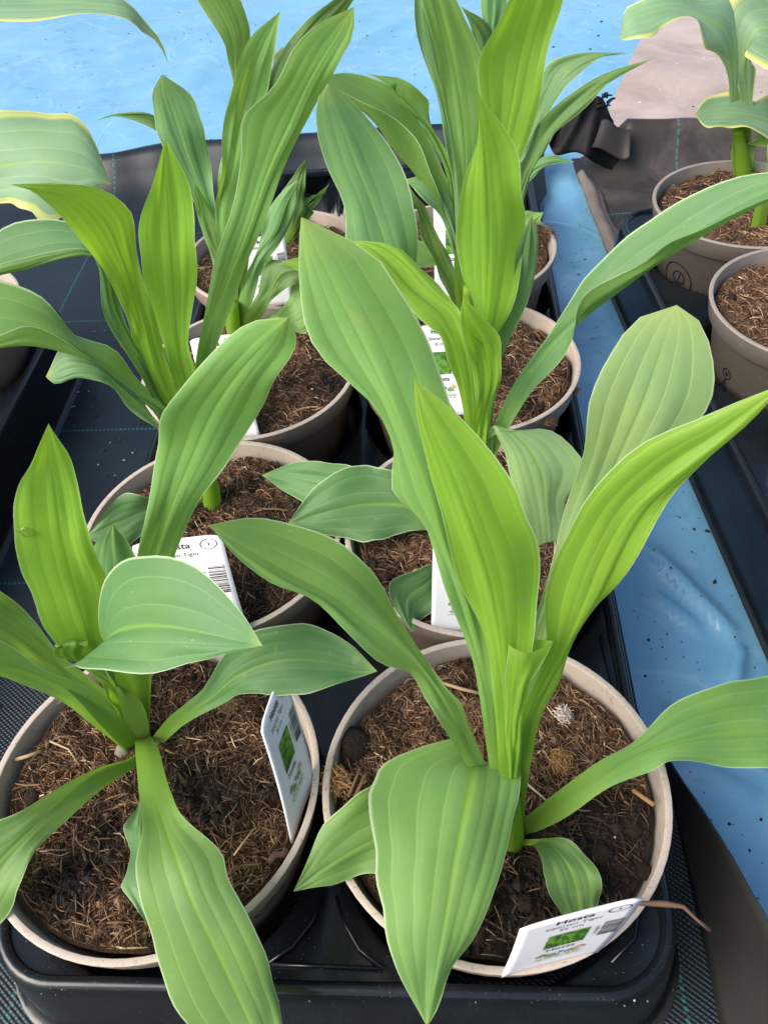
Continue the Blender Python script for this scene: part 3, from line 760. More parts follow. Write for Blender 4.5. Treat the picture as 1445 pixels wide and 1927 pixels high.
# --- A, front left
leaf('A', 'green', [(268,1395,14,14,0),(262,1230,28,28,.18),(258,1050,290,1055,328,1055,.32),(280,940,325,950,375,945,.42),(293,850,360,865,425,868,.5),(315,755,410,760,503,755,.55),(385,672,460,690,527,697,.58),(470,608,510,635,556,635,.58),(543,597,.55)], cl=-.10, cr=.15)
leaf('A', 'bright', [(262,1400,14,14,0),(225,1290,22,22,.06),(110,1215,172,1205,200,1190,.10),(62,1140,150,1130,205,1085,.12),(30,1030,122,1035,178,1045,.12),(30,945,108,940,157,935,.1),(58,870,98,870,133,870,.06),(92,797,0)], cl=-.12)
leaf('A', 'glauc', [(265,1395,12,12,0),(225,1230,20,20,.25),(215,1120,45,50,.35),(168,1040,213,1050,258,1045,.4),(188,1012,212,1015,237,1020,.42),(213,987,.43)])
leaf('A', 'green', [(262,1398,16,16,0),(205,1335,22,22,.02),(118,1262,22,24,.06),(40,1235,52,1205,70,1180,.08),(-30,1205,-15,1160,0,1115,.1),(-110,1150,-85,1100,-70,1055,.05),(-170,1020,0)], cl=-.3)
leaf('A', 'green', [(258,1408,18,18,0),(195,1350,24,22,-.05),(115,1292,24,22,-.1),(35,1256,24,24,-.14),(-60,1232,34,34,-.2),(-150,1235,40,40,-.25),(-230,1290,-.3)], cl=-.4)
leaf('A', 'deep', [(285,1408,10,10,0),(318,1350,335,1357,347,1364,.05),(385,1292,402,1310,412,1328,.1),(432,1222,447,1272,450,1306,.13),(520,1173,540,1242,540,1309,.15),(610,1184,622,1247,620,1295,.15),(670,1220,676,1257,670,1277,.13),(710,1263,.1)], cl=-.12)
leaf('A', 'glauc', [(268,1440,6,6,-.1),(280,1520,265,1520,258,1520,.02),(305,1600,264,1592,215,1592,.08),(325,1660,272,1662,224,1662,.06),(287,1750,-.02)], mode='z', cl=-.1, bite=[(.63,.16,.62,1)], label='small bluish leaf with a ragged bite out of one side')
leaf('A', 'green', [(272,1420,12,12,-.06),(246,1438,10,10,.0),(200,1480,192,1462,190,1443,.12),(130,1540,115,1512,105,1485,.22),(65,1605,45,1575,20,1535,.26),(40,1680,-10,1630,-60,1560,.22),(0,1735,-60,1700,-120,1640,.08),(-115,1800,-.15)], mode='z', cl=-.1)
leaf('A', 'green', [(264,1380,10,10,0),(294,1398,274,1398,254,1398,.08),(322,1490,294,1500,263,1502,.22),(355,1548,316,1572,270,1565,.34),(420,1602,338,1630,259,1640,.38),(432,1650,358,1685,268,1695,.34),(478,1740,395,1765,284,1780,.22),(518,1850,440,1862,322,1868,.02),(532,1930,480,1945,362,1938,-.16),(545,2010,520,2040,.0+430,2000,-.35),(560,2110,-.6)], mode='z', cl=.15, label='long ribbed leaf drooping over the tray edge')
leaf('A', 'deep', [(270,1402,17,17,0),(247,1328,20,20,-.02),(200,1190,195,1228,120,1245,-.16),(192,1092,228,1185,168,1268,-.22),(270,1045,300,1178,280,1267,-.3),(375,1068,380,1190,370,1248,-.38),(445,1140,440,1203,430,1231,-.44),(494,1215,-.5)], cl=.25, cr=-.15, sk=.30)
leaf('A', 'bright', [(262,1398,8,8,0),(215,1300,14,14,.0),(165,1222,135,1228,105,1222,.0),(165,1212,135,1212,102,1218,-.02),(168,1208,135,1202,108,1207,.06)], cl=.3, keel=False, rip=.2)

# --- B, front right
leaf('B', 'green', [(955,1570,15,15,0),(918,1425,935,1425,950,1420,0.05),(893,1270,912,1270,935,1265,0.12),(850,1130,875,1130,905,1120,0.2),(797,990,830,1010,862,1000,0.29),(733,935,805,930,842,900,0.35),(733,845,772,845,858,830,0.42),(700,755,735,755,852,750,0.5),(610,660,690,660,818,660,0.6),(568,540,630,540,750,540,0.7),(562,460,592,460,682,465,0.76),(567,408,0.8)], cl=.25, cr=.12)
leaf('B', 'pale', [(965,1570,14,14,0),(985,1400,20,20,0.12),(1020,1200,28,28,0.28),(1040,1060,1068,1062,1105,1060,0.4),(1065,955,1115,970,1190,985,0.5),(1092,850,1165,860,1270,870,0.6),(1110,740,1215,750,1334,760,0.7),(1155,655,1245,662,1338,670,0.78),(1213,592,1265,600,1308,598,0.84),(1273,574,0.88)], cl=.05)
leaf('B', 'bright', [(960,1575,15,15,0),(958,1420,22,22,0.03),(925,1280,950,1290,985,1280,0.04),(895,1160,940,1180,1008,1180,0.05),(862,1060,918,1075,1023,1065,0.07),(832,970,882,970,995,970,0.1),(800,880,845,875,948,880,0.14),(785,795,808,795,875,793,0.18),(779,712,0.22)], cl=.2, cr=.1)
leaf('B', 'bright', [(968,1570,14,14,0),(960,1420,980,1420,1003,1410,0.05),(990,1320,1008,1325,1032,1310,0.07),(1030,1215,1058,1225,1082,1210,0.09),(1028,1110,1100,1130,1148,1120,0.11),(1060,1025,1140,1040,1195,1030,0.13),(1110,925,1190,960,1250,950,0.15),(1210,828,1275,885,1330,880,0.16),(1330,778,1370,815,1405,800,0.17),(1475,722,0.17)], cl=.15, cr=-.15)
leaf('B', 'green', [(950,1560,12,12,0),(870,1425,887,1425,906,1420,0.02),(815,1340,840,1330,862,1320,0.04),(765,1262,785,1250,805,1245,0.06),(708,1243,738,1207,767,1172,0.08),(655,1190,690,1170,737,1122,0.1),(600,1140,635,1125,682,1062,0.12),(510,1098,545,1075,590,1002,0.14),(445,1050,465,1030,490,971,0.16),(394,988,0.18)], cl=-.40, cr=.55)
leaf('B', 'green', [(960,1575,10,10,-.06),(1045,1492,1055,1515,1065,1538,.18),(1130,1430,1142,1458,1150,1480,.34),(1195,1392,1208,1418,1222,1452,.4),(1265,1332,1275,1395,1262,1432,.42),(1350,1287,1350,1380,1350,1442,.38),(1450,1272,1450,1375,1450,1450,.3),(1530,1300,1530,1390,1530,1430,.2),(1600,1410,.1)], mode='z', cl=-.12)
leaf('B', 'green', [(950,1582,8,8,-.06),(850,1570,12,12,.06),(760,1627,762,1555,772,1465,.14),(680,1650,682,1590,690,1483,.14),(608,1667,615,1630,608,1560,.1),(552,1678,.03)], mode='z', cl=-.1)
leaf('B', 'green', [(958,1588,5,5,-.06),(1005,1584,5,6,.0),(1072,1582,1040,1595,1003,1590,.1),(1128,1652,1078,1652,1024,1650,.1),(1128,1705,1090,1705,1046,1705,.02),(1098,1765,-.06)], mode='z', cl=-.05)
leaf('B', 'bright', [(964,1570,8,8,0),(965,1420,12,12,-.02),(950,1300,974,1310,992,1310,-.08),(954,1250,988,1256,1014,1262,-.1),(957,1213,992,1229,1041,1207,-.12)], cl=.55, cr=.55, rip=.15, wavy=0, label='young leaf still rolled into a cone')
leaf('B', 'bright', [(964,1570,8,8,0),(966,1420,10,10,.03),(958,1300,974,1300,988,1300,.04),(957,1240,992,1235,1025,1240,.06),(958,1211,1000,1203,1041,1207,.06)], cl=-.4, keel=False, rip=.15, wavy=0)
leaf('B', 'green', [(960,1572,12,12,-.1),(945,1500,935,1500,925,1500,.3),(967,1412,898,1434,838,1393,.58),(974,1440,893,1446,752,1422,.64),(976,1490,880,1505,710,1480,.66),(956,1585,862,1590,704,1570,.62),(918,1695,845,1690,713,1690,.52),(880,1795,827,1790,738,1795,.38),(838,1868,812,1870,768,1870,.24),(803,1932,.1)], mode='z', cl=.38, cr=.10, label='broad heart shaped leaf drooping forward to a point')

# --- C, second row left
leaf('C', 'green', [(400,945,14,14,0),(380,800,18,18,.1),(368,680,384,680,402,670,.16),(385,590,408,590,432,590,.2),(405,500,440,500,466,495,.24),(428,420,468,425,493,420,.27),(454,300,508,310,536,312,.3),(462,215,543,235,574,240,.3),(517,160,575,165,610,165,.28),(560,82,615,95,642,110,.25),(608,40,645,50,666,62,.22),(666,13,.2)], cl=-.1, cr=.2)
leaf('C', 'bright', [(398,948,14,14,0),(375,830,18,18,.05),(350,720,20,25,.1),(300,630,335,640,358,640,.13),(270,520,328,535,370,530,.16),(262,440,322,440,371,440,.17),(283,355,317,355,358,355,.16),(312,259,.14)], cl=-.2)
leaf('C', 'bright', [(395,945,12,12,0),(350,830,18,18,0),(275,720,305,740,332,735,0),(238,590,262,585,290,590,-.04),(190,500,225,480,258,475,-.1),(140,440,190,410,245,400,-.16),(95,392,140,370,180,355,-.22),(62,362,85,357,110,346,-.28),(20,347,-.32)], cl=-.2, cr=.3)
leaf('C', 'deep', [(393,945,8,8,0),(300,745,12,12,0),(215,590,14,14,-.05),(162,468,170,478,178,440,-.1),(110,470,110,485,122,416,-.12),(50,485,48,503,55,424,-.14),(0,498,-4,516,0,448,-.16),(-60,525,-60,540,-60,500,-.2),(-120,580,-.25)], cl=-.8, cr=.5, up='R')
leaf('C', 'green', [(395,945,12,12,0),(340,850,15,15,-.05),(285,772,295,768,305,757,-.08),(243,738,240,735,250,705,-.1),(190,690,190,696,205,652,-.12),(150,660,160,678,148,634,-.13),(117,638,120,664,120,600,-.14),(55,613,60,653,76,560,-.16),(0,634,0,649,0,532,-.18),(-90,645,-90,662,-90,575,-.25),(-180,695,-.3)], cl=-.8, cr=.5, up='R')
leaf('C', 'glauc', [(395,948,10,10,0),(335,860,14,14,-.08),(290,805,286,790,284,777,-.12),(240,762,235,745,226,722,-.15),(187,718,182,698,172,676,-.17),(142,711,140,692,124,664,-.19),(104,722,110,702,107,670,-.2),(87,709,-.21)], cl=.2, cr=.1)
leaf('C', 'deep', [(388,948,6,6,-.08),(330,955,10,10,.05),(272,1003,268,965,275,933,.12),(218,1035,218,985,225,938,.13),(163,1010,.08)], mode='z', cl=-.1)

# --- D, second row right
leaf('D', 'glauc', [(888,985,14,14,0),(880,860,18,18,.1),(815,740,20,20,.2),(752,590,34,30,.28),(655,460,725,460,788,460,.34),(640,390,700,385,783,390,.38),(606,310,668,305,745,300,.42),(596,230,640,228,698,228,.44),(601,180,622,180,648,177,.44),(618,157,.44)], cl=.2)
leaf('D', 'glauc', [(890,985,8,8,0),(910,830,12,12,.1),(930,660,938,665,950,660,.16),(940,590,958,595,980,580,.2),(960,540,985,530,1008,520,.22),(975,460,995,460,1013,450,.22),(1000,404,.22)], cl=-.15)
leaf('D', 'bright', [(888,985,14,14,0),(903,860,16,16,.06),(895,740,908,740,925,740,.1),(890,610,912,640,935,632,.12),(873,530,917,540,975,540,.14),(862,430,920,440,995,430,.15),(868,370,917,360,985,368,.15),(895,272,911,270,966,270,.13),(901,177,.1)], cl=.15)
leaf('D', 'deep', [(890,985,12,12,0),(915,838,930,828,945,830,.04),(965,722,980,735,995,745,.08),(1035,628,1050,640,1066,652,.12),(1095,560,1110,590,1080,560,.16),(1150,528,1168,548,1110,513,.19),(1212,495,1230,503,1160,460,.2),(1260,450,1300,460,1225,411,.2),(1330,424,1370,416,1310,366,.19),(1410,392,1445,373,1400,330,.17),(1490,360,1510,348,1480,322,.14),(1575,315,.1)][:4]+[(1080,560,1110,590,1095,562,.16),(1110,513,1168,548,1150,528,.19),(1160,460,1230,503,1212,495,.2),(1225,411,1300,460,1262,450,.2),(1310,366,1370,416,1330,424,.19),(1400,330,1445,373,1412,392,.17),(1480,322,1510,348,1490,358,.14),(1575,315,.1)], cl=.5, cr=-.9, up='L', label='long channelled leaf stretching sideways over the grey pots')
leaf('D', 'bright', [(890,985,12,12,0),(897,860,16,16,0),(872,780,890,782,906,780,-.02),(850,690,882,700,915,682,-.05),(826,632,868,640,908,645,-.06),(800,612,850,592,888,620,.0),(745,552,790,540,845,560,.08),(705,500,745,490,800,509,.15),(682,468,705,462,742,462,.2),(664,453,.24)], cl=-.15, cr=.1)
leaf('D', 'bright', [(890,985,10,10,0),(900,860,12,12,-.02),(888,790,905,790,919,790,-.04),(892,700,920,700,943,695,-.06),(872,630,905,635,936,640,-.07),(867,585,880,590,900,587,-.08),(872,559,-.08)], cl=-.2)
leaf('D', 'pale', [(892,982,8,8,0),(918,880,9,9,0),(940,815,935,800,928,805,-.02),(1040,811,990,838,942,835,-.08),(1090,870,1015,880,951,885,-.14),(1064,945,1025,950,978,955,-.2),(1076,1005,1030,1012,998,1015,-.26),(1025,1090,-.32)], cl=.25, cr=.05)
leaf('D', 'deep', [(885,988,8,8,-.08),(835,985,12,12,.08),(770,1000,772,955,760,897,.18),(690,1016,682,950,682,876,.2),(608,1006,610,965,603,905,.16),(540,986,.1)], mode='z', cl=-.1)
leaf('D', 'deep', [(885,985,6,6,-.08),(785,945,10,10,.1),(690,960,695,920,700,890,.16),(595,955,600,908,618,868,.16),(538,926,545,898,550,872,.12),(493,894,.08)], mode='z', cl=-.1)
leaf('D', 'deep', [(885,992,6,6,-.08),(838,1055,10,10,.03),(818,1140,800,1100,788,1070,.08),(795,1168,768,1125,732,1098,.06),(774,1190,.0)], mode='z', cl=-.08)
leaf('D', 'bright', [(885,985,6,6,0),(790,760,10,10,.1),(660,560,14,14,.15),(580,520,578,505,575,482,.16),(528,492,.16)])

# --- E, third row left
leaf('E', 'glauc', [(440,640,10,10,0),(425,540,14,14,.1),(405,450,16,16,.18),(365,380,383,370,405,378,.24),(328,310,355,300,395,295,.28),(291,230,330,225,383,232,.3),(287,175,313,175,357,175,.3),(305,140,.3)], cl=.15)
leaf('E', 'green', [(440,640,10,10,0),(430,540,10,10,.08),(412,475,12,12,.12),(395,430,18,16,.15),(380,385,12,12,.17),(366,343,.18)])
leaf('E', 'green', [(440,640,10,10,0),(432,500,16,16,.08),(405,400,422,400,447,400,.14),(415,320,440,310,478,310,.18),(425,230,455,220,492,220,.21),(437,155,475,140,510,140,.22),(468,74,500,75,521,75,.22),(528,21,.22)], cl=-.1)
leaf('E', 'glauc', [(445,640,10,10,0),(463,560,12,14,.02),(475,490,482,490,500,490,.04),(498,420,522,430,547,430,.06),(518,370,540,380,558,375,.07),(562,338,.08)])
leaf('E', 'dark', [(445,640,12,12,0),(462,590,478,587,496,592,-.02),(490,540,508,547,516,562,-.03),(510,488,535,510,545,538,-.03),(570,500,580,510,580,525,-.03),(620,520,-.03)], cl=.3)
leaf('E', 'glauc', [(445,642,8,8,0),(560,570,10,10,.05),(660,500,14,14,.08),(730,500,735,470,732,452,.1),(800,502,795,480,792,455,.1),(847,491,.1)], cl=-.1)
leaf('E', 'dark', [(440,640,6,6,0),(400,450,6,6,0.35),(345,300,8,8,0.5),(290,238,290,226,290,212,0.55),(230,222,230,217,230,213,0.57),(167,231,0.58)], cl=-.5)
leaf('E', 'dark', [(440,640,10,10,0),(470,400,14,14,.15),(505,250,18,18,.2),(515,120,545,130,590,130,.24),(545,75,580,72,622,62,.25),(608,14,640,5,668,0,.25),(695,-45,.25)])

leaf('E', 'green', [(440,640,10,10,0),(430,500,14,14,.12),(412,390,425,385,442,385,.2),(423,275,446,265,474,265,.26),(472,188,.28)])
leaf('E', 'dark', [(440,640,10,10,0),(470,400,10,10,.25),(500,230,10,10,.34),(512,132,527,130,546,135,.38),(520,95,532,98,548,105,.39),(545,84,.39)])

# --- F, third row right
leaf('F', 'green', [(880,645,14,14,0),(872,500,18,18,.06),(862,390,876,390,896,390,.12),(848,260,874,265,925,260,.17),(819,110,853,115,907,110,.2),(793,0,825,0,862,0,.2),(775,-90,795,-90,822,-90,.18),(768,-150,.16)], cl=-.2, cr=-.1)
leaf('F', 'glauc', [(878,645,8,8,0),(868,480,8,8,.08),(850,340,862,340,872,340,.16),(826,200,838,200,862,200,.22),(796,105,812,105,842,105,.26),(784,40,800,40,832,40,.28),(782,-60,795,-60,820,-60,.3),(790,-120,.3)], cl=.2)
leaf('F', 'bright', [(885,645,14,14,0),(905,500,18,18,.06),(925,400,20,20,.12),(912,290,945,290,977,300,.17),(905,180,965,185,1016,185,.2),(908,105,980,105,1030,105,.22),(945,20,1005,15,1056,12,.22),(985,-60,1030,-60,1070,-60,.2),(1050,-140,.18)], cl=-.2, cr=-.1)
leaf('F', 'dark', [(885,645,10,10,0),(930,500,10,10,.08),(970,380,10,10,.12),(986,285,995,312,1012,298,.15),(1020,225,1050,228,1066,230,.18),(1075,177,1100,182,1112,188,.19),(1130,140,1150,146,1156,153,.18),(1228,110,.17)], cl=.3, cr=-.6, up='L')
leaf('F', 'green', [(880,645,8,10,0),(872,540,10,10,.06),(846,430,852,437,867,420,.14),(815,335,805,366,842,350,.2),(790,272,777,322,824,308,.25),(757,236,745,285,791,240,.28),(715,207,712,237,757,184,.3),(672,188,670,198,706,149,.31),(630,165,637,170,652,136,.31),(598,145,.3)], cl=-.7, cr=.3, up='R')
leaf('F', 'green', [(880,640,5,5,0),(857,420,6,6,.2),(840,310,7,7,.28),(805,240,9,9,.32),(765,195,740,180,795,178,.34),(735,165,750,158,778,160,.35),(690,138,.36)], cl=.2)
leaf('F', 'glauc', [(880,645,8,8,0),(862,480,8,8,.1),(822,398,836,392,840,370,.16),(785,362,797,350,806,331,.2),(761,338,.22)])
leaf('F', 'dark', [(880,645,12,12,0),(868,572,15,15,.06),(830,490,15,15,.12),(797,412,12,12,.18),(770,350,.22)], cl=-.4)
leaf('F', 'green', [(880,645,6,6,0),(740,570,10,10,.02),(640,545,18,20,.02),(600,606,585,570,568,525,.0),(560,626,548,600,540,565,-.03),(521,594,-.05)], cl=.1)

# --- G and H, tray end
leaf('G', 'dark', [(520,470,8,8,0),(545,440,8,8,.0),(530,380,552,400,568,400,.02),(545,340,560,345,575,350,.04),(575,300,.06)])
leaf('G', 'green', [(545,460,6,6,0),(580,395,6,6,.05),(600,372,5,5,.07),(620,345,.1)])
leaf('G', 'glauc', [(540,460,4,4,0),(575,385,4,4,.04),(555,380,575,377,600,368,.04),(605,366,.05)], keel=False)
leaf('G', 'green', [(520,470,8,8,0),(455,250,10,10,.2),(432,130,446,130,458,118,.25),(424,80,442,72,471,68,.26),(372,0,412,0,452,0,.26),(330,-70,365,-70,415,-70,.24),(300,-140,.22)], cl=.2)
leaf('H', 'glauc', [(890,455,8,8,0),(930,380,10,10,.05),(970,300,12,12,.1),(985,250,995,255,1008,258,.14),(1012,168,1030,180,1047,193,.18),(1036,119,1060,135,1077,149,.2),(1090,100,1105,112,1116,118,.2),(1188,99,.19)], cl=.2, cr=-.4)
leaf('H', 'dark', [(895,450,6,6,0),(912,200,10,10,.15),(890,62,906,62,926,52,.2),(867,12,.22)])
leaf('H', 'glauc', [(895,450,6,6,0),(920,200,10,10,.2),(925,70,10,10,.26),(903,0,928,0,953,0,.28),(930,-80,.28)])
leaf('H', 'glauc', [(900,450,6,6,0),(960,400,6,6,.0),(978,352,7,7,.02),(1002,307,1008,318,1014,322,.03),(1045,294,1045,303,1045,309,.04),(1082,305,.04)])
leaf('H', 'green', [(900,455,5,5,0),(960,500,6,6,-.02),(1005,470,1012,488,1025,503,-.05),(1047,461,-.05)])
leaf('H', 'green', [(900,455,5,5,0),(960,440,6,6,.0),(995,398,1002,412,1010,422,.0),(1022,400,.0)])

# --- I and K, yellow edged plants
leaf('I', 'varieg', [(1400,332,22,24,0),(1392,250,16,16,.02),(1383,190,10,10,.03),(1360,115,1378,118,1400,108,.03),(1330,92,1362,60,1395,-20,.03),(1300,40,1312,28,1330,-12,.02),(1245,48,1252,16,1262,-8,.0),(1222,68,1206,28,1207,4,-.03),(1187,76,1176,45,1172,20,-.05),(1166,75,-.06)], cl=-.3, cr=.3, wavy=.055)
leaf('I', 'varieg', [(1400,332,10,10,0),(1405,200,10,10,.04),(1400,112,24,20,.05),(1370,5,1425,55,1398,96,.05),(1440,-25,1475,60,1440,138,.03),(1500,0,1525,85,1500,165,.0),(1580,125,-.05)], cl=.25, cr=-.25, wavy=.055)
leaf('I', 'varieg', [(1400,332,20,20,0),(1398,285,22,22,-.02),(1470,278,1455,232,1448,175,-.05),(1405,244,1412,217,1418,190,-.08),(1360,238,1370,212,1370,178,-.1),(1326,240,1330,215,1326,182,-.11),(1307,215,-.12)], cl=-.3, cr=.3)
leaf('I', 'green', [(1425,432,14,14,0),(1435,380,12,12,.0),(1450,330,10,10,.0),(1470,250,20,20,.0),(1500,180,.0)])
leaf('K', 'varieg', [(-100,520,12,12,0),(-150,420,15,15,0),(-130,250,-100,340,-90,390,-.02),(-20,206,0,312,0,386,-.05),(80,210,92,305,60,398,-.08),(150,228,152,315,112,411,-.1),(174,258,180,325,172,356,-.11),(209,347,-.12)], cl=.1, cr=.2)
leaf('K', 'varieg', [(-100,520,12,12,0),(-190,150,15,15,.1),(-60,-25,-60,15,-60,45,.12),(60,-40,60,5,60,37,.12),(180,-25,190,10,198,30,.1),(236,0,246,22,250,42,.08),(276,56,8,8,.06),(298,76,4,4,.05),(317,119,.03)], cl=.35, cr=-.2)

# ------------------------------------------------------------------ plant labels
_txt = {}
def text_mesh(s, bold=0.0):
    if (s, bold) in _txt: return _txt[s, bold]
    cu = bpy.data.curves.new('t', 'FONT'); cu.body = s; cu.size = 1; cu.align_x = 'CENTER'; cu.align_y = 'CENTER'; cu.offset = bold; cu.resolution_u = 2
    ob = bpy.data.objects.new('t', cu); col.objects.link(ob); bpy.context.view_layer.update()
    me = ob.evaluated_get(bpy.context.evaluated_depsgraph_get()).to_mesh()
    v = np.array([tuple(q.co[:2]) for q in me.vertices]); f = [tuple(p.vertices) for p in me.polygons]
    ob.to_mesh_clear(); bpy.data.objects.remove(ob); bpy.data.curves.remove(cu)
    _txt[s, bold] = (v, f); return v, f

def make_label(pc, zs, label, bend=.05, aspect=1.75):
    Q = [at_z(a, b, z) for (a, b), z in zip(pc, zs)]     # TL TR BR BL
    TL, TR, BR, BL = Q
    n = np.cross(TR-TL, TL-BL); n /= np.linalg.norm(n)
    if n@(CAM-TL) < 0: n = -n
    w = (np.linalg.norm(TR-TL)+np.linalg.norm(BR-BL))/2
    def P(s, t, off=0.0):                                  # s left-right 0..1, t top-bottom 0..1
        q = (TL*(1-s)+TR*s)*(1-t)+(BL*(1-s)+BR*s)*t
        return q+n*(off-bend*w*(4*s*(1-s)-1)*.5+bend*w*.8*math.sin(math.pi*t))
    th = empty('plant_label', (BL+BR)/2); tag(th, label, 'label')
    ns, ntt = 12, 16; v = []; f = []
    for side in (0.0, -.012):
        for j in range(ntt+1):
            for i in range(ns+1):
                s, t = i/ns, j/ntt
                ex = .025*(1-min(1, min(s, 1-s)/.16))**2 if t < .08 else 0       # rounded top corners
                v.append(P(s, t+ex*(1-t/.08), side))
    k = ns+1; b = (ntt+1)*k
    for j in range(ntt):
        for i in range(ns):
            a = j*k+i; f.append((a, a+k, a+k+1, a+1)); f.append((b+a, b+a+1, b+a+k+1, b+a+k))
    ring = [i for i in range(k)]+[j*k+ns for j in range(1, ntt+1)]+[ntt*k+i for i in range(ns-1, -1, -1)]+[j*k for j in range(ntt-1, 0, -1)]
    for q in range(len(ring)): a, c = ring[q], ring[(q+1) % len(ring)]; f.append((a, c, b+c, b+a))
    mesh_obj('card', v, f, M['white'], th)
    def put(name, pts, faces, mat, off=.004): mesh_obj(name, [P(a, c, off) for a, c in pts], faces, M[mat], th, smooth=False)
    def txt(s, x, y, size, bold=0.0):
        tv, tf = text_mesh(s, bold); put('lettering', [(x+a*size, y-c*size/aspect) for a, c in tv], tf, 'ink')
    def rect(name, x0, y0, x1, y1, mat, off=.004, nx=1, ny=1):
        pts = [(x0+(x1-x0)*i/nx, y0+(y1-y0)*j/ny) for j in range(ny+1) for i in range(nx+1)]
        put(name, pts, [(j*(nx+1)+i, (j+1)*(nx+1)+i, (j+1)*(nx+1)+i+1, j*(nx+1)+i+1) for j in range(ny) for i in range(nx)], mat, off)
    txt('Hosta', .46, .075, .135, .016); txt('Siberian Tiger', .47, .152, .088); txt('35 cm', .46, .215, .088)
    ringp = []; nn = 28
    for rr in (.095, .083):
        for q in range(nn): a = 2*math.pi*q/nn; ringp.append((.83+rr*1.05*math.cos(a), .078+rr*.85*math.sin(a)/aspect))
    put('symbol', ringp, [(q, (q+1) % nn, nn+(q+1) % nn, nn+q) for q in range(nn)], 'ink'); rect('symbol', .825, .06, .837, .095, 'ink')
    rect('photo', .29, .30, .66, .545, 'photo', nx=4, ny=4)
    txt('Hosta', .47, .598, .115, .010)
    pts = []; fc = []; y = .27; rr = random.Random(3)
    while y < .52:
        h = rr.choice([.0035, .0035, .007, .0105]); pts += [(.77, y), (.95, y), (.95, y+h), (.77, y+h)]; q = len(pts); fc.append((q-4, q-1, q-2, q-3)); y += h+rr.choice([.0035, .0045, .008])
    put('barcode', pts, fc, 'ink')
    tv, tf = text_mesh('9708869412', 0); put('barcode', [(.735-c*.055, .395-a*.055/aspect*-1) for a, c in tv], tf, 'ink')
    # small drawing of sprouts and flowers on a ground line
    rect('drawing', .26, .805, .72, .809, 'inkred')
    for (x, y0, mt) in ((.32, .70, 'inkgreen'), (.42, .735, 'inkgreen'), (.50, .70, 'inkblue'), (.60, .72, 'inkgreen'), (.68, .69, 'inkgold')):
        rect('drawing', x-.004, y0, x+.004, .805, 'inkgreen')
        for (dx, dy, r0) in (((-.035, .0, .03), (.035, .0, .03), (0, -.018, .03)) if mt != 'inkblue' else ((0, -.005, .03),)):
            put('drawing', [(x+dx+r0*math.cos(a), y0+dy+r0*.55*math.sin(a)) for a in np.linspace(0, 2*math.pi, 9)[:-1]], [tuple(range(7, -1, -1))], mt, .005)
        for sg in (-1, 1): put('drawing', [(x, .785), (x+sg*.04, .765), (x+sg*.05, .77), (x+sg*.025, .785)], [(0, 3, 2, 1) if sg > 0 else (0, 1, 2, 3)], 'inkgreen', .005)
    return th, P
make_label([(490,1372),(530,1262),(590,1470),(548,1587)], [.52,.52,-.05,-.07], 'white printed tag leaning inward from the rim, its text running steeply uphill')
lb, LP = make_label([(979,1748),(1211,1688),(1124,1790),(943,1838)], [.46,.46,.0,.0], 'white printed tag standing at the front rim beside the small round leaf', bend=.02, aspect=1.75)
make_label([(252,1022),(418,1004),(476,1210),(262,1236)], [.42,.42,-.08,-.08], 'white printed tag lying back on the soil behind the heart shaped leaf, text readable', bend=.08, aspect=1.75)
make_label([(815,1000),(935,1000),(930,1192),(811,1190)], [.5,.5,-.08,-.08], 'white printed tag half hidden by long bright stalks, only its sprout drawing showing')
make_label([(357,638),(440,628),(490,820),(405,828)], [.52,.52,-.06,-.06], 'white printed tag crossed by the tall leaf stalk, mostly hidden behind a bluish leaf')
make_label([(784,614),(868,606),(885,780),(800,782)], [.52,.52,-.06,-.06], 'white printed tag glimpsed between the big pale leaf and the curled yellow green leaf')
make_label([(452,452),(535,437),(552,573),(470,580)], [.45,.45,-.06,-.06], 'white printed tag with its barcode showing beside a dark green stalk')
make_label([(815,383),(892,376),(890,560),(818,565)], [.55,.55,-.05,-.05], 'white printed tag with green photo standing upright behind two crossing stalks')

# ------------------------------------------------------------------ small details
# dry stalk hanging over the front rim, straw, clumps and loose chips
mb = MB()
mb.tube([at_z(1180,1700,-.04), at_z(1215,1700,.05), at_z(1250,1701,.10), at_z(1285,1706,.10), at_z(1310,1730,.05), at_z(1335,1750,.0)], [.006,.012,.016,.010,.008,.011], 6)
mesh_obj('dry_stalk', mb.v, mb.f, M['dry'], ROOTS['B'])
def clump(plant, px, py, z, rad, n, c0, seed):
    r = random.Random(seed); q = at_z(px, py, z); v = []; f = []; c = []
    for _ in range(int(n*2.2)):
        d = Vector((r.gauss(0, 1), r.gauss(0, 1), r.gauss(0, .3))).normalized()*rad*r.uniform(.1, 1)
        e = Vector((r.gauss(0, 1), r.gauss(0, 1), r.gauss(0, .25))).normalized()*rad*.5
        p = Vector(q)+d; m2 = MB(); k = r.uniform(.6, 1.3)
        m2.tube([p-e, p-e*.3+Vector((r.uniform(-1, 1), r.uniform(-1, 1), r.uniform(0, 1)))*rad*.2, p+e*.4, p+e], r.uniform(.0012, .003), 3, cap=False)
        b = len(v); v += m2.v; f += [tuple(i+b for i in g) for g in m2.f]; c += [(c0[0]*k, c0[1]*k, c0[2]*k, 1)]*len(m2.v)
    o = mesh_obj('fibre_clump', v, f, M['fibre'], ROOTS[plant], smooth=False, colattr=c); o['kind'] = 'stuff'
clump('B', 632, 1470, -.05, .085, 170, (.40, .24, .11), 1)
clump('B', 1052, 1432, -.05, .07, 110, (.42, .24, .10), 2)
clump('B', 1020, 1530, -.06, .05, 60, (.45, .24, .10), 3)
clump('B', 1060, 1345, -.04, .05, 60, (.60, .52, .46), 4)
clump('F', 1025, 700, -.04, .06, 60, (.40, .25, .13), 5)
clump('A', 430, 1325, -.03, .07, 80, (.30, .20, .11), 6)
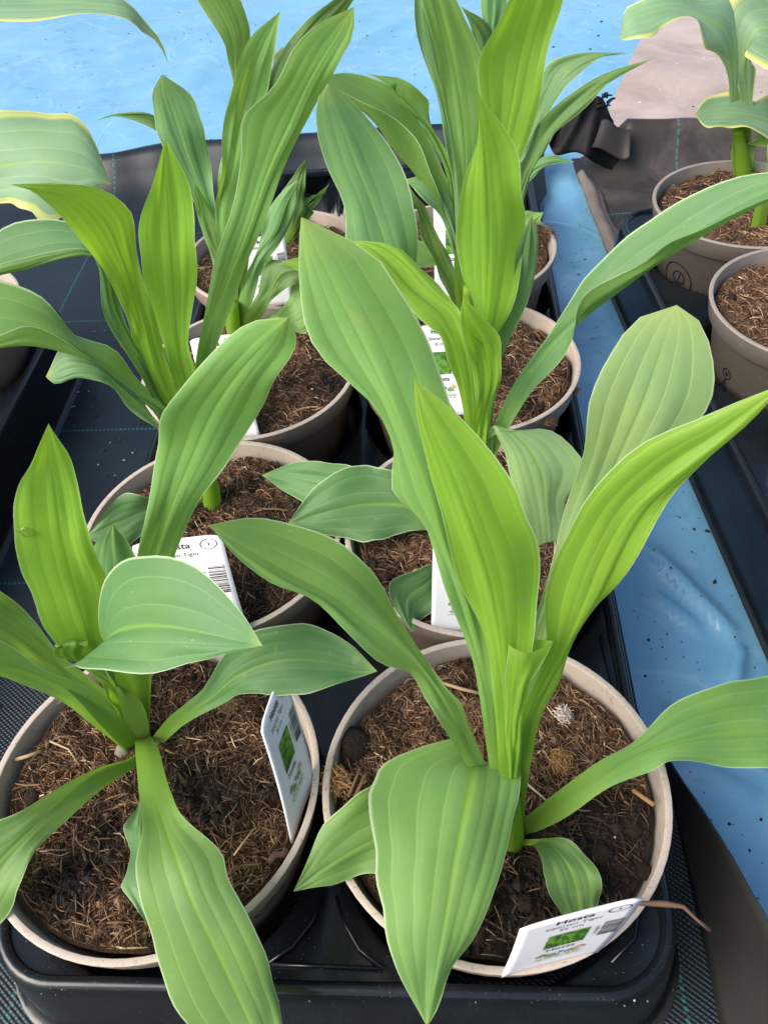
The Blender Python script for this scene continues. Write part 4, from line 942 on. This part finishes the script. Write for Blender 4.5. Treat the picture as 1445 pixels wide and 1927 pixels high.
clump('F', 1078, 735, -.03, .06, 50, (.13, .07, .04), 7)
clump('F', 1035, 795, -.04, .05, 50, (.12, .065, .04), 8)
clump('H', 1020, 440, -.01, .13, 130, (.14, .075, .045), 9)
def lump(plant, px, py, z, rad, flat, mat, seed, name):
    q0 = at_z(px, py, z); v = []; f = []; nr, na = 9, 14
    for a in range(nr):
        t = math.pi*a/(nr-1)
        for b in range(na):
            g = 2*math.pi*b/na; d = np.array([math.sin(t)*math.cos(g), math.sin(t)*math.sin(g), math.cos(t)])
            v.append(q0+rad*(1+.35*mnoise.noise(Vector(d*1.8)+Vector((seed, 0, 0)))+.12*mnoise.noise(Vector(d*5)+Vector((seed, 3, 0))))*d*np.array([1, 1, flat]))
    f = [(a*na+b, (a+1)*na+b, (a+1)*na+(b+1) % na, a*na+(b+1) % na) for a in range(nr-1) for b in range(na)]
    mesh_obj(name, v, f, M[mat], ROOTS[plant], colattr=[(.75, .75, .75, 1)]*len(v))
lump('B', 668, 1402, -.07, .10, .6, 'soil', 2.0, 'soil_clod'); lump('A', 232, 1412, -.06, .045, .8, 'pebble', 5.0, 'pebble')
for k_, (pl_, a_, b_, r_) in enumerate([('B',1190,1560,.05),('B',1130,1610,.06),('B',1210,1640,.045),('B',990,1700,.05),('B',900,1760,.055),('A',400,1500,.06),('A',455,1470,.045),('A',160,1655,.06),('A',330,1745,.05),('A',60,1500,.05),('C',520,1080,.045),('C',330,900,.04),('D',700,1060,.05),('E',600,760,.045),('F',1010,770,.05),('F',980,640,.045),('J',1400,590,.06),('J',1375,560,.05),('I',1260,370,.05)]):
    lump(pl_, a_, b_, -.09, r_, .6, 'soil', 11.0+k_*3, 'soil_clod')
def straw(plant, pts, rad, c):
    m2 = MB(); m2.tube([at_z(*p) for p in pts], rad, 5)
    mesh_obj('straw', m2.v, m2.f, M['fibre'], ROOTS[plant], smooth=True, colattr=[c+(1,)]*len(m2.v))
straw('B', [(830,1285,-.04),(870,1297,-.03),(908,1306,-.05)], .012, (.40, .27, .15))
straw('B', [(668,1500,-.05),(690,1455,.0)], .012, (.12, .07, .04)); straw('B', [(655,1500,-.05),(678,1447,.0)], .010, (.15, .09, .05))
straw('B', [(1190,1487,-.05),(1230,1515,-.03)], .014, (.33, .18, .08))
straw('A', [(20,1432,-.05),(50,1424,-.03),(78,1414,-.04)], .013, (.38, .27, .17)); straw('A', [(150,1440,-.06),(130,1410,-.02),(95,1395,-.03)], .006, (.40, .29, .18))
straw('A', [(100,1330,-.05),(160,1290,-.03)], .007, (.45, .33, .2)); straw('A', [(440,1610,-.05),(478,1560,-.03)], .006, (.40, .28, .16))
mb = MB()
q = at_z(508, 1622, -.07)
mb.tube([q, q+np.array([.03, .03, .03]), q+np.array([.07, .03, .02]), q+np.array([.09, .06, .03])], .02, 6)
mesh_obj('bark_chip', mb.v, mb.f, M['dry'], ROOTS['A'])

# chips of soil and leaf lying on the film, the trays and the fabric
r = random.Random(77); v = []; f = []; c = []
def chip(q, s, cc):
    b = len(v); n = 7; a0 = r.random()*6.28; el = r.uniform(.45, 1)
    for zz, sh in ((0, 1), (.28, .75)):
        for k in range(n):
            an = 6.283*k/n; rr_ = s*r.uniform(.6, 1.15)*sh; dx, dy = rr_*math.cos(an), rr_*el*math.sin(an)
            v.append((q[0]+dx*math.cos(a0)-dy*math.sin(a0), q[1]+dx*math.sin(a0)+dy*math.cos(a0), q[2]+zz*s*r.uniform(.6, 1.3))); c.append(cc+(1,))
    f.append(tuple(b+n+k for k in range(n))); f.extend((b+k, b+(k+1) % n, b+n+(k+1) % n, b+n+k) for k in range(n))
for (a, b_, s) in [(335,13,.05),(345,54,.025),(395,70,.02),(252,80,.02),(187,178,.03),(147,195,.025),(112,208,.022),(1132,33,.05),(1126,57,.05),(1111,82,.045),(1042,78,.05),(1065,20,.02),(1180,178,.05),(1195,195,.03),(850,240,.04),(820,230,.03),(690,60,.03),(560,60,.02),
                   (1282,962,.025),(1310,981,.03),(1335,985,.045),(1350,1079,.04),(1262,1068,.02),(1224,1190,.03),(1250,1205,.015),(1229,1207,.012),(1286,1195,.015),(1281,1122,.014),(1360,1120,.015),(1195,1137,.015),(1290,1225,.015),(1218,1260,.02),(1378,1540,.02),(1440,1530,.025),(1418,1590,.02),(1330,1480,.012),(1302,1445,.012),(1103,470,.03),(1090,500,.03),(1112,560,.02),(1125,600,.02),(1133,650,.015)]:
    x, y = gp(a, b_); chip((x, y, blue_z(x, y)+.002), s*.72, r.choice([(.02, .017, .012), (.035, .028, .018), (.05, .04, .025)]))
for _ in range(230):
    x, y = r.uniform(1.55, 2.5), r.uniform(1.2, 11); chip((x, y, blue_z(x, y)+.004), r.uniform(.004, .011), (.03, .028, .02))
for _ in range(260):
    x, y = r.uniform(-9, 3.5), r.uniform(12.6, 21); chip((x, y, blue_z(x, y)+.004), r.uniform(.006, .02), (.03, .04, .04))
for _ in range(90):
    x, y = r.uniform(2.9, 7), r.uniform(12.6, 17); x += (y-13.1)*.345; chip((x, y, GROUND+.09), r.uniform(.008, .03), r.choice([(.05, .03, .015), (.30, .27, .05), (.5, .46, .42)]))
for _ in range(200):
    x, y = r.uniform(-4.2, -2.7), r.uniform(3, 9.5); chip((x, y, GROUND+.018), r.uniform(.006, .02), r.choice([(.03, .02, .012), (.25, .23, .2), (.06, .04, .025)]))
for _ in range(40):
    x, y = r.uniform(-2.4, 1.2), 1.0+r.uniform(-.02, .06); chip((x, y, TOP+.02), r.uniform(.002, .007), r.choice([(.3, .27, .22), (.45, .42, .36), (.12, .08, .05)]))
for _ in range(70):
    x, y = r.uniform(1.22, 1.5), r.uniform(1.0, 2.5); chip((x, y, GROUND+.02), r.uniform(.002, .006), r.choice([(.2, .2, .18), (.05, .04, .03)]))
o = mesh_obj('debris', v, f, M['fibre'], None, smooth=False, colattr=c); tag(o, 'specks of soil and leaf scattered on the film and fabric', 'debris', kind='stuff')

# printed round symbol on the grey pot, and partly seen ones on others
def pot_print(plant, cx, cy, R, ang, z, sc, kind=0):
    mb = MB()
    def P(a, b, off=.004):                 # a along the wall, b up
        zz = z+b*sc; rad = R*np.interp(zz, [GROUND+.06, -.225], [.725, .868])/.955+off
        an = ang+a*sc/rad; return (cx+rad*math.cos(an), cy+rad*math.sin(an), zz)
    def ring(x, y, r0, r1, n=24):
        b = len(mb.v)
        for rr in (r0, r1):
            for q in range(n): an = 2*math.pi*q/n; mb.v.append(P(x+rr*math.cos(an), y+rr*math.sin(an)))
        for q in range(n): mb.f.append((b+q, b+(q+1) % n, b+n+(q+1) % n, b+n+q))
    def strip(p, q, w):
        d = np.array(q)-np.array(p); d = d/np.linalg.norm(d); e = np.array([-d[1], d[0]])*w/2; b = len(mb.v)
        for t in (np.array(p)+e, np.array(q)+e, np.array(q)-e, np.array(p)-e): mb.v.append(P(*t))
        mb.f.append((b, b+1, b+2, b+3))
    if kind == 0:
        ring(0, 0, .40, .52); ring(0, 0, .001, .20); strip((-.05, -.5), (-.35, -1.15), .09); strip((.0, -.55), (-.1, -1.3), .07)
        ring(.08, -1.45, .001, .19); ring(-.45, -1.4, .001, .16)
    else:
        ring(0, 0, .9, .97); ring(.1, .1, .35, .42); strip((-.3, -.4), (.3, -.1), .07); strip((-.1, -.5), (.25, .5), .06)
    mesh_obj('printed_symbol', mb.v, mb.f, M['ink'], ROOTS[plant], smooth=False)
def ang_to(cx, cy, px, py, z):
    q = at_z(px, py, z); return math.atan2(q[1]-cy, q[0]-cx)
pot_print('J', JP[0], JP[1], .955, ang_to(*JP, 1352, 718, -.62), -.55, .12)
pot_print('I', IP[0], IP[1], .955, ang_to(*IP, 1250, 545, -.7), -.62, .2, 1)
pot_print('A', CXs[0], CYs[0], .955, ang_to(CXs[0], CYs[0], 540, 1720, -.4), -.40, .13, 1)

# one drop of water on the upright leaf
V = None
def drop(li, u, vv, s):
    P = LEAVES[li][4]; j, i = int(vv*(NV-1)), int((u+1)/2*(NU-1)); q = P[j, i]; d = CAM-q; d /= np.linalg.norm(d)
    n = np.cross(P[j, i+1]-P[j, i], P[j+1, i]-P[j, i]); n /= np.linalg.norm(n); n = n if n@d > 0 else -n
    e1 = P[j, i+1]-P[j, i]; e1 /= np.linalg.norm(e1); e2 = np.cross(n, e1); v = []; f = []
    nr, na = 5, 12
    for a in range(nr):
        t = a/(nr-1)*math.pi/2
        for b in range(na): g = 2*math.pi*b/na; v.append(q+s*(math.cos(t)*(math.cos(g)*e1+math.sin(g)*e2)+.45*math.sin(t)*n)+n*.002)
    f = [(a*na+b, a*na+(b+1) % na, (a+1)*na+(b+1) % na, (a+1)*na+b) for a in range(nr-1) for b in range(na)]
    o = mesh_obj('water_drop', v, f, M['water']); tag(o, 'clear water drop clinging to the upright bright leaf', 'water drop')
drop(1, -.72, .72, .035)

for i, L in enumerate(LEAVES): print('leaf', i, L[0], 'len %.2f m  zmax %.2f zmin %.2f' % (L[1], L[2], L[3]))
